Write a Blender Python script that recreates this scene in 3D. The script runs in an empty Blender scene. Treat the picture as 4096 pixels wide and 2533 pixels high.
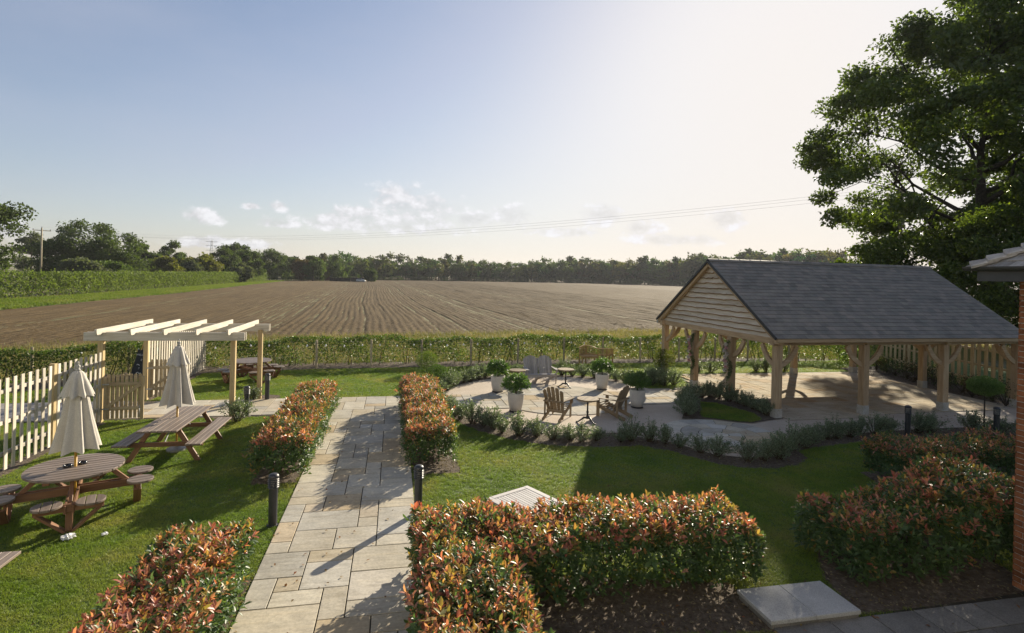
import bpy, bmesh, math, random
import numpy as np
from mathutils import Vector, Matrix
R = math.radians
rng = np.random.default_rng(7)
random.seed(7)
scene = bpy.context.scene
C = scene.collection

# ------------------------------------------------------------------ camera
# garden frame: x = across the paved path (right), y = along the path (away), z up
FPX, CYP, ROLL, CAMH, YAW = 2195.4, 1103.8, 0.025, 4.0, 0.211
fwd = Vector((math.sin(YAW), math.cos(YAW), 0)); rgt = Vector((math.cos(YAW), -math.sin(YAW), 0)); up = Vector((0, 0, 1))
cx = math.cos(ROLL)*rgt + math.sin(ROLL)*up
cyv = -math.sin(ROLL)*rgt + math.cos(ROLL)*up
cam_d = bpy.data.cameras.new('camera'); cam = bpy.data.objects.new('camera', cam_d); C.objects.link(cam)
m = Matrix.Identity(4)
for i in range(3):
    m[i][0], m[i][1], m[i][2] = cx[i], cyv[i], -fwd[i]
m.translation = (0, 0, CAMH)
cam.matrix_world = m
cam_d.sensor_width = 36; cam_d.lens = 36*FPX/4096; cam_d.shift_y = -162.7/4096
cam_d.clip_start = .1; cam_d.clip_end = 5000
scene.camera = cam

# ------------------------------------------------------------------ sky, sun, exposure
SUN_AZ, SUN_EL = R(40.5), R(20.0)          # azimuth clockwise from +y
SKY_STRENGTH, SUN_STRENGTH, EXPOSURE = 0.10, 3.1, 1.72
scene.view_settings.view_transform = 'Standard'; scene.view_settings.look = 'None'
scene.view_settings.exposure = EXPOSURE; scene.view_settings.gamma = 1
sd = bpy.data.lights.new('sun', 'SUN'); sd.energy = SUN_STRENGTH; sd.angle = R(.5); sd.color = (1, .89, .70)
so = bpy.data.objects.new('sun', sd); C.objects.link(so)
to_sun = Vector((math.sin(SUN_AZ)*math.cos(SUN_EL), math.cos(SUN_AZ)*math.cos(SUN_EL), math.sin(SUN_EL)))
so.rotation_euler = (-to_sun).to_track_quat('-Z', 'Y').to_euler(); so.location = (30, 40, 40)

def ray(px, py):
    du, dv = px-2048, py-CYP
    u = du*math.cos(ROLL)+dv*math.sin(ROLL); v = -du*math.sin(ROLL)+dv*math.cos(ROLL)
    d = fwd*FPX + rgt*u - up*v
    return d
def G(px, py, z=0):                 # photo pixel -> point on the level z
    d = ray(px, py); k = (z-CAMH)/d.z
    return Vector((d.x*k, d.y*k, z))
def atd(px, py, depth):             # photo pixel -> point at that distance in front of the camera
    d = ray(px, py)/FPX*depth
    return Vector((d.x, d.y, CAMH+d.z))
K = 8/9                             # first survey was done for a 4.5 m eye level
def S(s, t, z=0): return Vector((s*K, t*K, z))

world = bpy.data.worlds.new('World'); scene.world = world; world.use_nodes = True
SKY_GAIN = 1.12
def build_world():
    nt = world.node_tree; N = nt.nodes; N.clear()
    def n(t, **kw):
        o = N.new(t)
        for k, v in kw.items(): setattr(o, k, v)
        return o
    def lk(a, b): nt.links.new(a, b)
    def mth(op, a, b=None, c=None, clamp=False):
        o = n('ShaderNodeMath', operation=op, use_clamp=clamp)
        for i, v in enumerate((a, b, c)):
            if v is None: continue
            if isinstance(v, (int, float)): o.inputs[i].default_value = v
            else: lk(v, o.inputs[i])
        return o.outputs[0]
    out = n('ShaderNodeOutputWorld'); bg = n('ShaderNodeBackground'); bg.inputs[1].default_value = SKY_STRENGTH
    sky = n('ShaderNodeTexSky', sky_type='NISHITA', sun_disc=False)
    sky.sun_elevation = SUN_EL; sky.sun_rotation = SUN_AZ; sky.altitude = 50; sky.air_density = 1.0; sky.dust_density = 1.0; sky.ozone_density = 3.0
    tc = n('ShaderNodeTexCoord'); sep = n('ShaderNodeSeparateXYZ'); lk(tc.outputs['Generated'], sep.inputs[0])
    az = mth('ARCTAN2', sep.outputs[0], sep.outputs[1]); el = mth('ARCSINE', sep.outputs[2])
    # clouds: soft masses (azimuth, elevation, half width, half height) broken up by noise
    def ae(px, py):
        d = ray(px, py).normalized(); return math.atan2(d.x, d.y), math.asin(d.z)
    masses = [(1600, 800, 140, 78), (1430, 860, 130, 48), (1740, 840, 130, 70), (1900, 880, 120, 40), (2040, 862, 110, 58), (1560, 905, 420, 36),
              (2410, 862, 105, 62), (2570, 915, 95, 40), (2920, 880, 90, 50), (800, 860, 62, 36), (850, 875, 48, 24), (1115, 825, 46, 24), (1130, 895, 95, 20),
               (60, 925, 60, 34), (900, 975, 230, 28), (2700, 960, 260, 26), (1010, 825, 40, 16), (1330, 890, 150, 40), (1660, 880, 260, 60), (2250, 930, 200, 22)]
    nz = n('ShaderNodeTexNoise'); nz.inputs['Scale'].default_value = 34; nz.inputs['Detail'].default_value = 9; nz.inputs['Roughness'].default_value = .62
    mp = n('ShaderNodeMapping'); mp.inputs['Scale'].default_value = (1, 1, 1.5); lk(tc.outputs['Generated'], mp.inputs[0]); lk(mp.outputs[0], nz.inputs['Vector'])
    mask = None
    for (px, py, rx, ry) in masses:
        a0, e0 = ae(px, py)
        dx = mth('MULTIPLY', mth('SUBTRACT', az, a0), FPX/rx); dy = mth('MULTIPLY', mth('SUBTRACT', el, e0), FPX/ry)
        q = mth('SUBTRACT', 1.0, mth('SQRT', mth('ADD', mth('MULTIPLY', dx, dx), mth('MULTIPLY', dy, dy))))
        mask = q if mask is None else mth('SMOOTH_MAX', mask, q, .25)
    dens = mth('ADD', mth('MULTIPLY', mask, 1.05), mth('MULTIPLY', mth('SUBTRACT', nz.outputs[0], .5), 2.1))
    alpha = n('ShaderNodeMapRange', interpolation_type='SMOOTHSTEP'); alpha.inputs[1].default_value = -.02; alpha.inputs[2].default_value = .62; lk(dens, alpha.inputs[0])
    inr = mth('MULTIPLY', alpha.outputs[0], .88)
    # lit rim and grey body: the same noise looked up a little towards the sun
    mp2 = n('ShaderNodeMapping'); mp2.inputs['Scale'].default_value = (1, 1, 1.5)
    mp2.inputs['Location'].default_value = (to_sun.x*.012, to_sun.y*.012, .016)
    lk(tc.outputs['Generated'], mp2.inputs[0]); nz2 = n('ShaderNodeTexNoise')
    for k in ('Scale', 'Detail', 'Roughness'): nz2.inputs[k].default_value = nz.inputs[k].default_value
    lk(mp2.outputs[0], nz2.inputs['Vector'])
    lit = mth('MULTIPLY_ADD', mth('SUBTRACT', nz.outputs[0], nz2.outputs[0]), 3.2, .5, clamp=True)
    body = mth('SUBTRACT', 1.0, mth('MULTIPLY', mask, .55, clamp=True))
    lum = mth('MULTIPLY_ADD', mth('ADD', lit, mth('MULTIPLY', body, .5)), .30, .44)
    cc = n('ShaderNodeCombineColor'); lk(lum, cc.inputs[0]); lk(lum, cc.inputs[1]); lk(mth('MULTIPLY', lum, 1.04), cc.inputs[2])
    # the sky's own brightness range, rolled off evenly everywhere by a film-like response
    bw = n('ShaderNodeRGBToBW'); lk(sky.outputs[0], bw.inputs[0])
    ex = mth('POWER', 2.718281828, mth('MULTIPLY', mth('POWER', mth('DIVIDE', bw.outputs[0], 5.0), 1.28), -1.36)); yl = mth('MULTIPLY', mth('SUBTRACT', 1.0, ex), .81)
    ratio = mth('DIVIDE', yl, bw.outputs[0])
    sc_ = n('ShaderNodeVectorMath', operation='SCALE'); lk(sky.outputs[0], sc_.inputs[0]); lk(ratio, sc_.inputs['Scale'])
    wh = n('ShaderNodeCombineColor'); lk(mth('MULTIPLY', yl, .985), wh.inputs[0]); lk(mth('MULTIPLY', yl, 1.0), wh.inputs[1]); lk(mth('MULTIPLY', yl, 1.0), wh.inputs[2])
    ds = n('ShaderNodeMix', data_type='RGBA'); lk(mth('MULTIPLY_ADD', mth('POWER', yl, 1.9), .86, .12, clamp=True), ds.inputs[0]); tn = n('ShaderNodeMix', data_type='RGBA', blend_type='MULTIPLY'); tn.inputs[0].default_value = 1; lk(sc_.outputs[0], tn.inputs[6]); tn.inputs[7].default_value = (1.10, .985, .955, 1); lk(tn.outputs[2], ds.inputs[6]); lk(wh.outputs[0], ds.inputs[7])
    # thin high veil
    veil = n('ShaderNodeTexNoise'); veil.inputs['Scale'].default_value = 1.7; veil.inputs['Detail'].default_value = 5; veil.inputs['Roughness'].default_value = .55
    mp3 = n('ShaderNodeMapping'); mp3.inputs['Scale'].default_value = (1, 1, 3.2); lk(tc.outputs['Generated'], mp3.inputs[0]); lk(mp3.outputs[0], veil.inputs['Vector'])
    vr = n('ShaderNodeMapRange'); vr.inputs[1].default_value = .38; vr.inputs[2].default_value = .75; vr.inputs[3].default_value = .0; vr.inputs[4].default_value = .35; lk(veil.outputs[0], vr.inputs[0])
    mv = n('ShaderNodeMix', data_type='RGBA'); lk(vr.outputs[0], mv.inputs[0]); lk(ds.outputs[2], mv.inputs[6])
    vl = n('ShaderNodeMix', data_type='RGBA', blend_type='LIGHTEN'); vl.inputs[0].default_value = 1; lk(ds.outputs[2], vl.inputs[6]); vl.inputs[7].default_value = (.50, .525, .62, 1); lk(vl.outputs[2], mv.inputs[7])
    mx = n('ShaderNodeMix', data_type='RGBA'); lk(inr, mx.inputs[0]); lk(mv.outputs[2], mx.inputs[6])
    mxl = n('ShaderNodeMix', data_type='RGBA', blend_type='LIGHTEN'); mxl.inputs[0].default_value = .55; lk(cc.outputs[0], mxl.inputs[6]); lk(mv.outputs[2], mxl.inputs[7])
    lk(mxl.outputs[2], mx.inputs[7])
    fs = n('ShaderNodeVectorMath', operation='SCALE'); fs.inputs['Scale'].default_value = SKY_GAIN/(2**EXPOSURE*SKY_STRENGTH); lk(mx.outputs[2], fs.inputs[0])
    lk(fs.outputs[0], bg.inputs[0]); lk(bg.outputs[0], out.inputs[0])
build_world()
scene.cycles.use_adaptive_sampling = True
scene.cycles.max_bounces = 6; scene.cycles.transparent_max_bounces = 6; scene.cycles.volume_bounces = 0
scene.cycles.sample_clamp_indirect = 6; scene.cycles.use_denoising = True
# ------------------------------------------------------------------ helpers: materials
MATS = {}
def newmat(name):
    m = bpy.data.materials.new(name); m.use_nodes = True; nt = m.node_tree; nt.nodes.clear()
    return m, nt
class NT:
    def __init__(s, nt): s.nt = nt
    def n(s, t, **kw):
        o = s.nt.nodes.new(t)
        for k, v in kw.items(): setattr(o, k, v)
        return o
    def lk(s, a, b): s.nt.links.new(a, b)
    def noise(s, vec, scale, detail=5, rough=.55):
        o = s.n('ShaderNodeTexNoise'); o.inputs['Scale'].default_value = scale; o.inputs['Detail'].default_value = detail; o.inputs['Roughness'].default_value = rough
        if vec is not None: s.lk(vec, o.inputs['Vector'])
        return o.outputs[0]
    def ramp(s, fac, stops):
        o = s.n('ShaderNodeValToRGB'); e = o.color_ramp.elements
        while len(e) > 1: e.remove(e[-1])
        e[0].position = stops[0][0]; e[0].color = (*stops[0][1], 1)
        for p, c in stops[1:]:
            q = e.new(p); q.color = (*c, 1)
        s.lk(fac, o.inputs[0]); return o.outputs[0]
    def mix(s, f, a, b, mode='MIX'):
        o = s.n('ShaderNodeMix', data_type='RGBA', blend_type=mode)
        for i, v in ((0, f), (6, a), (7, b)):
            if isinstance(v, (int, float)): o.inputs[i].default_value = v
            elif isinstance(v, tuple): o.inputs[i].default_value = (*v, 1)
            else: s.lk(v, o.inputs[i])
        return o.outputs[2]
    def math(s, op, a, b=0., clamp=False):
        o = s.n('ShaderNodeMath', operation=op, use_clamp=clamp)
        for i, v in enumerate((a, b)):
            if isinstance(v, (int, float)): o.inputs[i].default_value = v
            else: s.lk(v, o.inputs[i])
        return o.outputs[0]
    def coord(s, kind='Object', scale=(1, 1, 1), rnd=0.):
        tc = s.n('ShaderNodeTexCoord'); mp = s.n('ShaderNodeMapping'); mp.inputs['Scale'].default_value = scale
        s.lk(tc.outputs[kind], mp.inputs[0])
        if rnd:
            oi = s.n('ShaderNodeObjectInfo'); cb = s.n('ShaderNodeCombineXYZ')
            for i, k in enumerate((1., 3.7, 7.9)): s.lk(s.math('MULTIPLY', oi.outputs['Random'], rnd*k), cb.inputs[i])
            s.lk(cb.outputs[0], mp.inputs['Location'])
        return mp.outputs[0]
    def pos(s, scale=(1, 1, 1)):
        g = s.n('ShaderNodeNewGeometry'); mp = s.n('ShaderNodeMapping'); mp.inputs['Scale'].default_value = scale
        s.lk(g.outputs['Position'], mp.inputs[0]); return mp.outputs[0]
    def rand(s): return s.n('ShaderNodeObjectInfo').outputs['Random']
    def bump(s, h, strength=.3, dist=.01):
        o = s.n('ShaderNodeBump'); o.inputs['Strength'].default_value = strength; o.inputs['Distance'].default_value = dist; s.lk(h, o.inputs['Height']); return o.outputs[0]
    def out(s, col, rough=.7, bump=None, spec=.3, metal=0., sheen=0.):
        b = s.n('ShaderNodeBsdfPrincipled'); o = s.n('ShaderNodeOutputMaterial')
        for k, v in (('Base Color', col), ('Roughness', rough), ('Specular IOR Level', spec), ('Metallic', metal)):
            if isinstance(v, (int, float)): b.inputs[k].default_value = v
            elif isinstance(v, tuple): b.inputs[k].default_value = (*v, 1)
            else: s.lk(v, b.inputs[k])
        if bump is not None: s.lk(bump, b.inputs['Normal'])
        s.lk(b.outputs[0], o.inputs[0]); return b

def wood(name, a, b, c, rough=.65, knots=True, grain=.35, vary=.35):
    """boards: grain runs along the local x axis of each board; a = dark, b = mid, c = pale"""
    m, nt = newmat(name); t = NT(nt)
    v = t.coord('Object', (1.6, 34, 34), rnd=13.)
    g = t.noise(v, 1.0, 6, .6); v2 = t.coord('Object', (.9, 5, 5), rnd=7.); g2 = t.noise(v2, 1.6, 3)
    col = t.ramp(t.math('ADD', t.math('MULTIPLY', g, .6), t.math('MULTIPLY', g2, .4)), [(.28, a), (.5, b), (.72, c)])
    if knots:
        vk = t.n('ShaderNodeTexVoronoi'); vk.inputs['Scale'].default_value = 1.5; t.lk(t.coord('Object', (2.2, 7, 7), rnd=5.), vk.inputs['Vector'])
        kn = t.ramp(vk.outputs['Distance'], [(.05, (1, 1, 1)), (.13, (0, 0, 0))])
        col = t.mix(t.math('MULTIPLY', kn, .75), col, tuple(x*.28 for x in a))
    br = t.ramp(t.rand(), [(0, (1-vary,)*3), (1, (1+vary*.35,)*3)])
    col = t.mix(1., col, br, 'MULTIPLY')
    t.out(col, rough, t.bump(g, grain, .004), .25); return m

def simple(name, stops, scale, rough=.7, bump=.3, bdist=.01, spec=.3, detail=6, vary=0., fine=0, metal=0., coord='Object'):
    m, nt = newmat(name); t = NT(nt)
    v = t.coord(coord, rnd=9. if vary else 0.) if coord != 'Pos' else t.pos()
    g = t.noise(v, scale, detail, .6); col = t.ramp(g, stops)
    if fine:
        f = t.noise(v, scale*fine, 3); col = t.mix(.5, col, t.ramp(f, [(.3, (.35,)*3), (.7, (1.3,)*3)]), 'MULTIPLY'); g = t.math('ADD', g, f)
    if vary: col = t.mix(1., col, t.ramp(t.rand(), [(0, (1-vary,)*3), (1, (1+vary*.4,)*3)]), 'MULTIPLY')
    t.out(col, rough, t.bump(g, bump, bdist) if bump else None, spec, metal); return m

def leafmat(name, rough=.4, trans=.45, tcol=(1.25, 1.3, .55), spec=.5, tint=None, attr=True, base=None, nscale=0):
    m, nt = newmat(name); t = NT(nt)
    if attr:
        a = t.n('ShaderNodeAttribute'); a.attribute_name = 'col'; col = a.outputs['Color']
    else:
        g = t.noise(t.pos(), nscale, 4, .6); col = t.ramp(g, base)
    b = t.n('ShaderNodeBsdfPrincipled'); b.inputs['Roughness'].default_value = rough; b.inputs['Specular IOR Level'].default_value = spec
    t.lk(col, b.inputs['Base Color'])
    tr = t.n('ShaderNodeBsdfTranslucent'); t.lk(t.mix(1., col, tcol, 'MULTIPLY'), tr.inputs[0])
    mx = t.n('ShaderNodeMixShader'); mx.inputs[0].default_value = trans; t.lk(b.outputs[0], mx.inputs[1]); t.lk(tr.outputs[0], mx.inputs[2])
    o = t.n('ShaderNodeOutputMaterial'); t.lk(mx.outputs[0], o.inputs[0]); return m

M = MATS
M['fence_wood'] = wood('fence_wood', (.38, .325, .245), (.56, .505, .415), (.70, .655, .575))
M['post_wood'] = wood('post_wood', (.36, .25, .11), (.52, .39, .20), (.62, .50, .30), vary=.2)
M['pergola_wood'] = wood('pergola_wood', (.38, .33, .25), (.58, .53, .44), (.72, .68, .595), vary=.15)
M['gate_wood'] = wood('gate_wood', (.25, .19, .11), (.38, .30, .18), (.48, .40, .27), vary=.2, knots=False)
M['oak'] = wood('oak', (.25, .155, .08), (.42, .295, .17), (.54, .42, .275), vary=.18, grain=.5)
M['bark_edge'] = wood('bark_edge', (.13, .07, .03), (.24, .14, .06), (.34, .21, .10), knots=False)
M['waney'] = wood('waney', (.36, .27, .17), (.58, .50, .39), (.70, .64, .55), vary=.2, grain=.5)
M['picnic'] = wood('picnic', (.13, .098, .078), (.215, .17, .14), (.31, .26, .22), rough=.42, knots=False, vary=.2)
M['picnic_leg'] = wood('picnic_leg', (.12, .06, .035), (.20, .105, .06), (.27, .155, .095), rough=.5, knots=False, vary=.2)
M['grey_teak'] = wood('grey_teak', (.22, .20, .18), (.36, .335, .31), (.50, .475, .44), vary=.2, knots=False)
M['aged_teak'] = wood('aged_teak', (.14, .10, .06), (.25, .185, .11), (.36, .29, .20), vary=.2, knots=False)
M['teak'] = wood('teak', (.30, .17, .065), (.42, .26, .11), (.52, .35, .17), vary=.12, knots=False, rough=.4)
M['white_wood'] = wood('white_wood', (.46, .43, .40), (.58, .55, .52), (.68, .66, .63), vary=.1, knots=False)
M['old_post'] = wood('old_post', (.28, .22, .13), (.42, .35, .23), (.52, .46, .34), vary=.25)
M['shingle'] = wood('shingle', (.20, .175, .15), (.34, .31, .28), (.48, .45, .41), vary=.35, knots=False)
M['easel'] = wood('easel', (.36, .19, .05), (.50, .29, .09), (.60, .38, .14), vary=.1, knots=False)

def slab_mat(name, pal):
    m, nt = newmat(name); t = NT(nt)
    base = t.ramp(t.rand(), pal)
    v = t.coord('Object', rnd=17.)
    vs = t.coord('Object', (1.2, 7, 4), rnd=11.)
    g = t.noise(vs, 1.3, 7, .62); f = t.noise(v, 26, 4)
    col = t.mix(.75, base, t.ramp(g, [(.3, (.74, .72, .68)), (.5, (1, 1, 1)), (.75, (1.12, 1.08, 1.0))]), 'MULTIPLY')
    col = t.mix(.55, col, t.ramp(f, [(.3, (.72,)*3), (.7, (1.15,)*3)]), 'MULTIPLY')
    vein = t.n('ShaderNodeTexWave'); vein.inputs['Scale'].default_value = .9; vein.inputs['Distortion'].default_value = 9; vein.inputs['Detail'].default_value = 3
    t.lk(t.coord('Object', (1, 2.5, 1), rnd=23.), vein.inputs['Vector'])
    h = t.math('ADD', t.math('MULTIPLY', g, .9), t.math('MULTIPLY', vein.outputs['Fac'], .35))
    h = t.math('ADD', h, t.math('MULTIPLY', f, .12))
    stain = t.ramp(t.noise(t.pos(), .9, 5, .65), [(.36, (.72, .70, .66)), (.56, (1, 1, 1))])
    col = t.mix(.6, col, stain, 'MULTIPLY')
    t.out(col, .9, t.bump(h, .55, .012), .03); return m
M['sandstone'] = slab_mat('sandstone', [(0, (.37, .35, .305)), (.18, (.50, .475, .42)), (.40, (.46, .42, .345)), (.60, (.56, .52, .435)), (.76, (.46, .40, .30)), (.9, (.48, .38, .25)), (1, (.54, .515, .465))])
M['sandstone_warm'] = slab_mat('sandstone_warm', [(0, (.45, .39, .29)), (.25, (.53, .465, .355)), (.5, (.50, .405, .27)), (.7, (.55, .495, .39)), (.85, (.47, .345, .205)), (1, (.53, .465, .365))])
M['concrete_slab'] = simple('concrete_slab', [(.3, (.15, .145, .13)), (.55, (.23, .22, .205)), (.75, (.29, .28, .26))], 2.2, .85, .4, .006, vary=.25, fine=30)
M['grey_block'] = simple('grey_block', [(.3, (.36, .36, .355)), (.7, (.47, .47, .465))], 2.2, .9, .3, .003, vary=.05, fine=40, spec=.08)
M['joint'] = simple('joint', [(.3, (.028, .024, .017)), (.7, (.06, .052, .037))], 9, .95, .5, .01, coord='Pos')
M['resin'] = simple('resin', [(.3, (.44, .36, .28)), (.7, (.53, .45, .36))], 1.2, .85, .35, .004, fine=110, coord='Pos')
M['soil'] = simple('soil', [(.3, (.07, .052, .036)), (.55, (.145, .112, .08)), (.75, (.23, .19, .14))], 14, .95, .9, .03, fine=5, coord='Pos')
M['lawn'] = simple('lawn', [(.3, (.065, .10, .025)), (.55, (.10, .145, .035)), (.75, (.16, .17, .065))], 1.3, .95, .6, .02, fine=30, coord='Pos')
M['rough'] = simple('rough', [(.28, (.06, .075, .02)), (.5, (.15, .14, .06)), (.72, (.26, .22, .12))], .55, .95, .8, .05, fine=24, coord='Pos')
M['stalk'] = simple('stalk', [(.3, (.05, .035, .02)), (.7, (.11, .08, .05))], 20, .9, .4)
M['bark'] = simple('bark', [(.3, (.035, .028, .02)), (.7, (.10, .08, .06))], 6, .95, .9, .05, fine=4)
M['iron'] = simple('iron', [(.3, (.012, .012, .013)), (.7, (.03, .03, .032))], 20, .45, .2, .002, spec=.5)
M['bollard'] = simple('bollard', [(.3, (.022, .023, .026)), (.7, (.04, .042, .047))], 8, .42, .1, .001, spec=.5)
M['frosted'] = simple('frosted', [(.3, (.7, .7, .68)), (.7, (.8, .8, .78))], 8, .35, 0, spec=.5)
M['gutter'] = simple('gutter', [(.3, (.035, .035, .037)), (.7, (.06, .06, .062))], 6, .45, 0, spec=.5)
M['galv'] = simple('galv', [(.3, (.30, .31, .32)), (.7, (.45, .46, .47))], 15, .45, 0, spec=.5, metal=.6)
M['canvas'] = simple('canvas', [(.3, (.50, .465, .41)), (.7, (.58, .545, .485))], 4, .9, .15, .003, spec=.1, fine=40)
M['pole_ochre'] = wood('pole_ochre', (.40, .22, .03), (.50, .29, .05), (.58, .36, .09), rough=.35, knots=False, vary=.05)
M['pole_white'] = simple('pole_white', [(.3, (.62, .60, .56)), (.7, (.72, .70, .66))], 8, .5, 0)
M['finial'] = simple('finial', [(.3, (.30, .29, .26)), (.7, (.40, .39, .35))], 20, .6, .1)
M['ashtray'] = simple('ashtray', [(.3, (.012, .012, .014)), (.7, (.02, .02, .024))], 8, .15, 0, spec=.6)
M['pot'] = simple('pot', [(.3, (.50, .475, .43)), (.7, (.62, .595, .55))], 3, .8, .25, .004, fine=45)
M['stone_pad'] = simple('stone_pad', [(.3, (.36, .33, .27)), (.7, (.55, .52, .46))], 5, .85, .4, .006, fine=14)
M['chalkboard'] = simple('chalkboard', [(.3, (.018, .02, .022)), (.7, (.04, .043, .047))], 4, .8, 0)
M['chalk'] = simple('chalk', [(.3, (.55, .55, .55)), (.7, (.7, .7, .7))], 20, .9, 0)
M['bulb'] = simple('bulb', [(.3, (.72, .72, .70)), (.7, (.8, .8, .78))], 5, .25, 0, spec=.5)
M['cable'] = simple('cable', [(.3, (.01, .01, .01)), (.7, (.02, .02, .02))], 5, .6, 0)
M['line'] = simple('line', [(.3, (.16, .16, .17)), (.7, (.2, .2, .21))], 5, .6, 0)
M['wire'] = simple('wire', [(.3, (.10, .10, .10)), (.7, (.15, .15, .15))], 5, .5, 0, metal=.5)
M['brick'] = simple('brick', [(.3, (.20, .075, .035)), (.55, (.30, .115, .05)), (.75, (.36, .16, .085))], 9, .9, .4, .004, vary=.4, fine=9)
M['mortar'] = simple('mortar', [(.3, (.40, .37, .32)), (.7, (.50, .47, .42))], 30, .95, .4, .003)
M['chip'] = simple('chip', [(.3, (.10, .07, .045)), (.7, (.30, .22, .14))], 3, .9, .2, vary=.5)

def slate_mat():
    m, nt = newmat('slate'); t = NT(nt)
    a = t.n('ShaderNodeAttribute'); a.attribute_name = 'col'
    base = t.ramp(t.math('FRACT', t.math('ADD', t.rand(), a.outputs['Fac'])), [(0, (.175, .158, .135)), (.35, (.24, .21, .178)), (.6, (.205, .19, .16)), (.8, (.27, .23, .192)), (1, (.235, .215, .175))])
    v = t.pos((1, 1, 1)); g = t.noise(v, 3.2, 6, .65); f = t.noise(v, 60, 3)
    col = t.mix(.55, base, t.ramp(g, [(.3, (.65, .66, .68)), (.7, (1.3, 1.28, 1.25))]), 'MULTIPLY')
    t.out(col, t.math('ADD', .5, t.math('MULTIPLY', f, .25)), t.bump(f, .3, .003), .12); return m
M['slate'] = slate_mat()

M['photinia'] = leafmat('photinia', .40, .45, (1.35, 1.2, .6), .45)
M['leaf'] = leafmat('leaf', .42, .42, (1.2, 1.35, .45), .45)
M['leaf_dull'] = leafmat('leaf_dull', .6, .45, (1.25, 1.3, .5), .25)
M['silver_leaf'] = leafmat('silver_leaf', .38, .35, (1.1, 1.2, .6), .55)
M['petal'] = leafmat('petal', .6, .35, (1, .95, .95), .2)
M['grass'] = leafmat('grass', .5, .5, (1.35, 1.4, .45), .3, attr=False, nscale=.75, base=[(.28, (.13, .21, .034)), (.44, (.185, .265, .042)), (.56, (.245, .29, .065)), (.70, (.34, .32, .12))])
M['strip_grass'] = leafmat('strip_grass', .6, .45, (1.3, 1.4, .4), .2, attr=False, nscale=.3, base=[(.3, (.10, .16, .03)), (.5, (.15, .19, .045)), (.7, (.20, .21, .08))])
M['dry_grass'] = leafmat('dry_grass', .6, .4, (1.2, 1.15, .6), .2, attr=False, nscale=.35, base=[(.25, (.10, .13, .03)), (.5, (.22, .21, .085)), (.75, (.40, .34, .19))])

# ------------------------------------------------------------------ helpers: objects and meshes
def thing(name, label, cat, loc=(0, 0, 0), rz=0., group=None):
    o = bpy.data.objects.new(name, None); C.objects.link(o); o.empty_display_size = .1
    o.location = loc; o.rotation_euler = (0, 0, rz); o['label'] = label; o['category'] = cat
    if group: o['group'] = group
    return o
def tag(o, label, cat, group=None):
    o['label'] = label; o['category'] = cat
    if group: o['group'] = group
    return o
def link(name, me, mat, parent=None, kind=None, smooth=False):
    o = bpy.data.objects.new(name, me); C.objects.link(o)
    if mat is not None and not me.materials: me.materials.append(M[mat] if isinstance(mat, str) else mat)
    if parent is not None: o.parent = parent
    if kind: o['kind'] = kind
    if smooth: me.polygons.foreach_set('use_smooth', [True]*len(me.polygons))
    return o
def copy_tree(o, parent=None):
    c = o.copy(); C.objects.link(c); c.parent = parent
    for ch in list(o.children): copy_tree(ch, c)
    return c
def npmesh(name, V, F, col=None, smooth=False, flat=False):
    V = np.asarray(V, dtype=np.float32); F = np.asarray(F, dtype=np.int32)
    me = bpy.data.meshes.new(name); me.vertices.add(len(V)); me.vertices.foreach_set('co', V.ravel())
    k = F.shape[1]; me.loops.add(F.size); me.loops.foreach_set('vertex_index', F.ravel())
    me.polygons.add(len(F)); me.polygons.foreach_set('loop_start', np.arange(0, F.size, k, dtype=np.int32))
    if col is not None:
        c4 = np.ones((len(V), 4), np.float32); c4[:, :3] = col
        me.attributes.new('col', 'FLOAT_COLOR', 'POINT').data.foreach_set('color', c4.ravel())
    me.update(calc_edges=True); me.validate()
    if flat: me.polygons.foreach_set('use_smooth', np.zeros(len(me.polygons), bool))
    if smooth: me.polygons.foreach_set('use_smooth', np.ones(len(F), bool))
    return me
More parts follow.
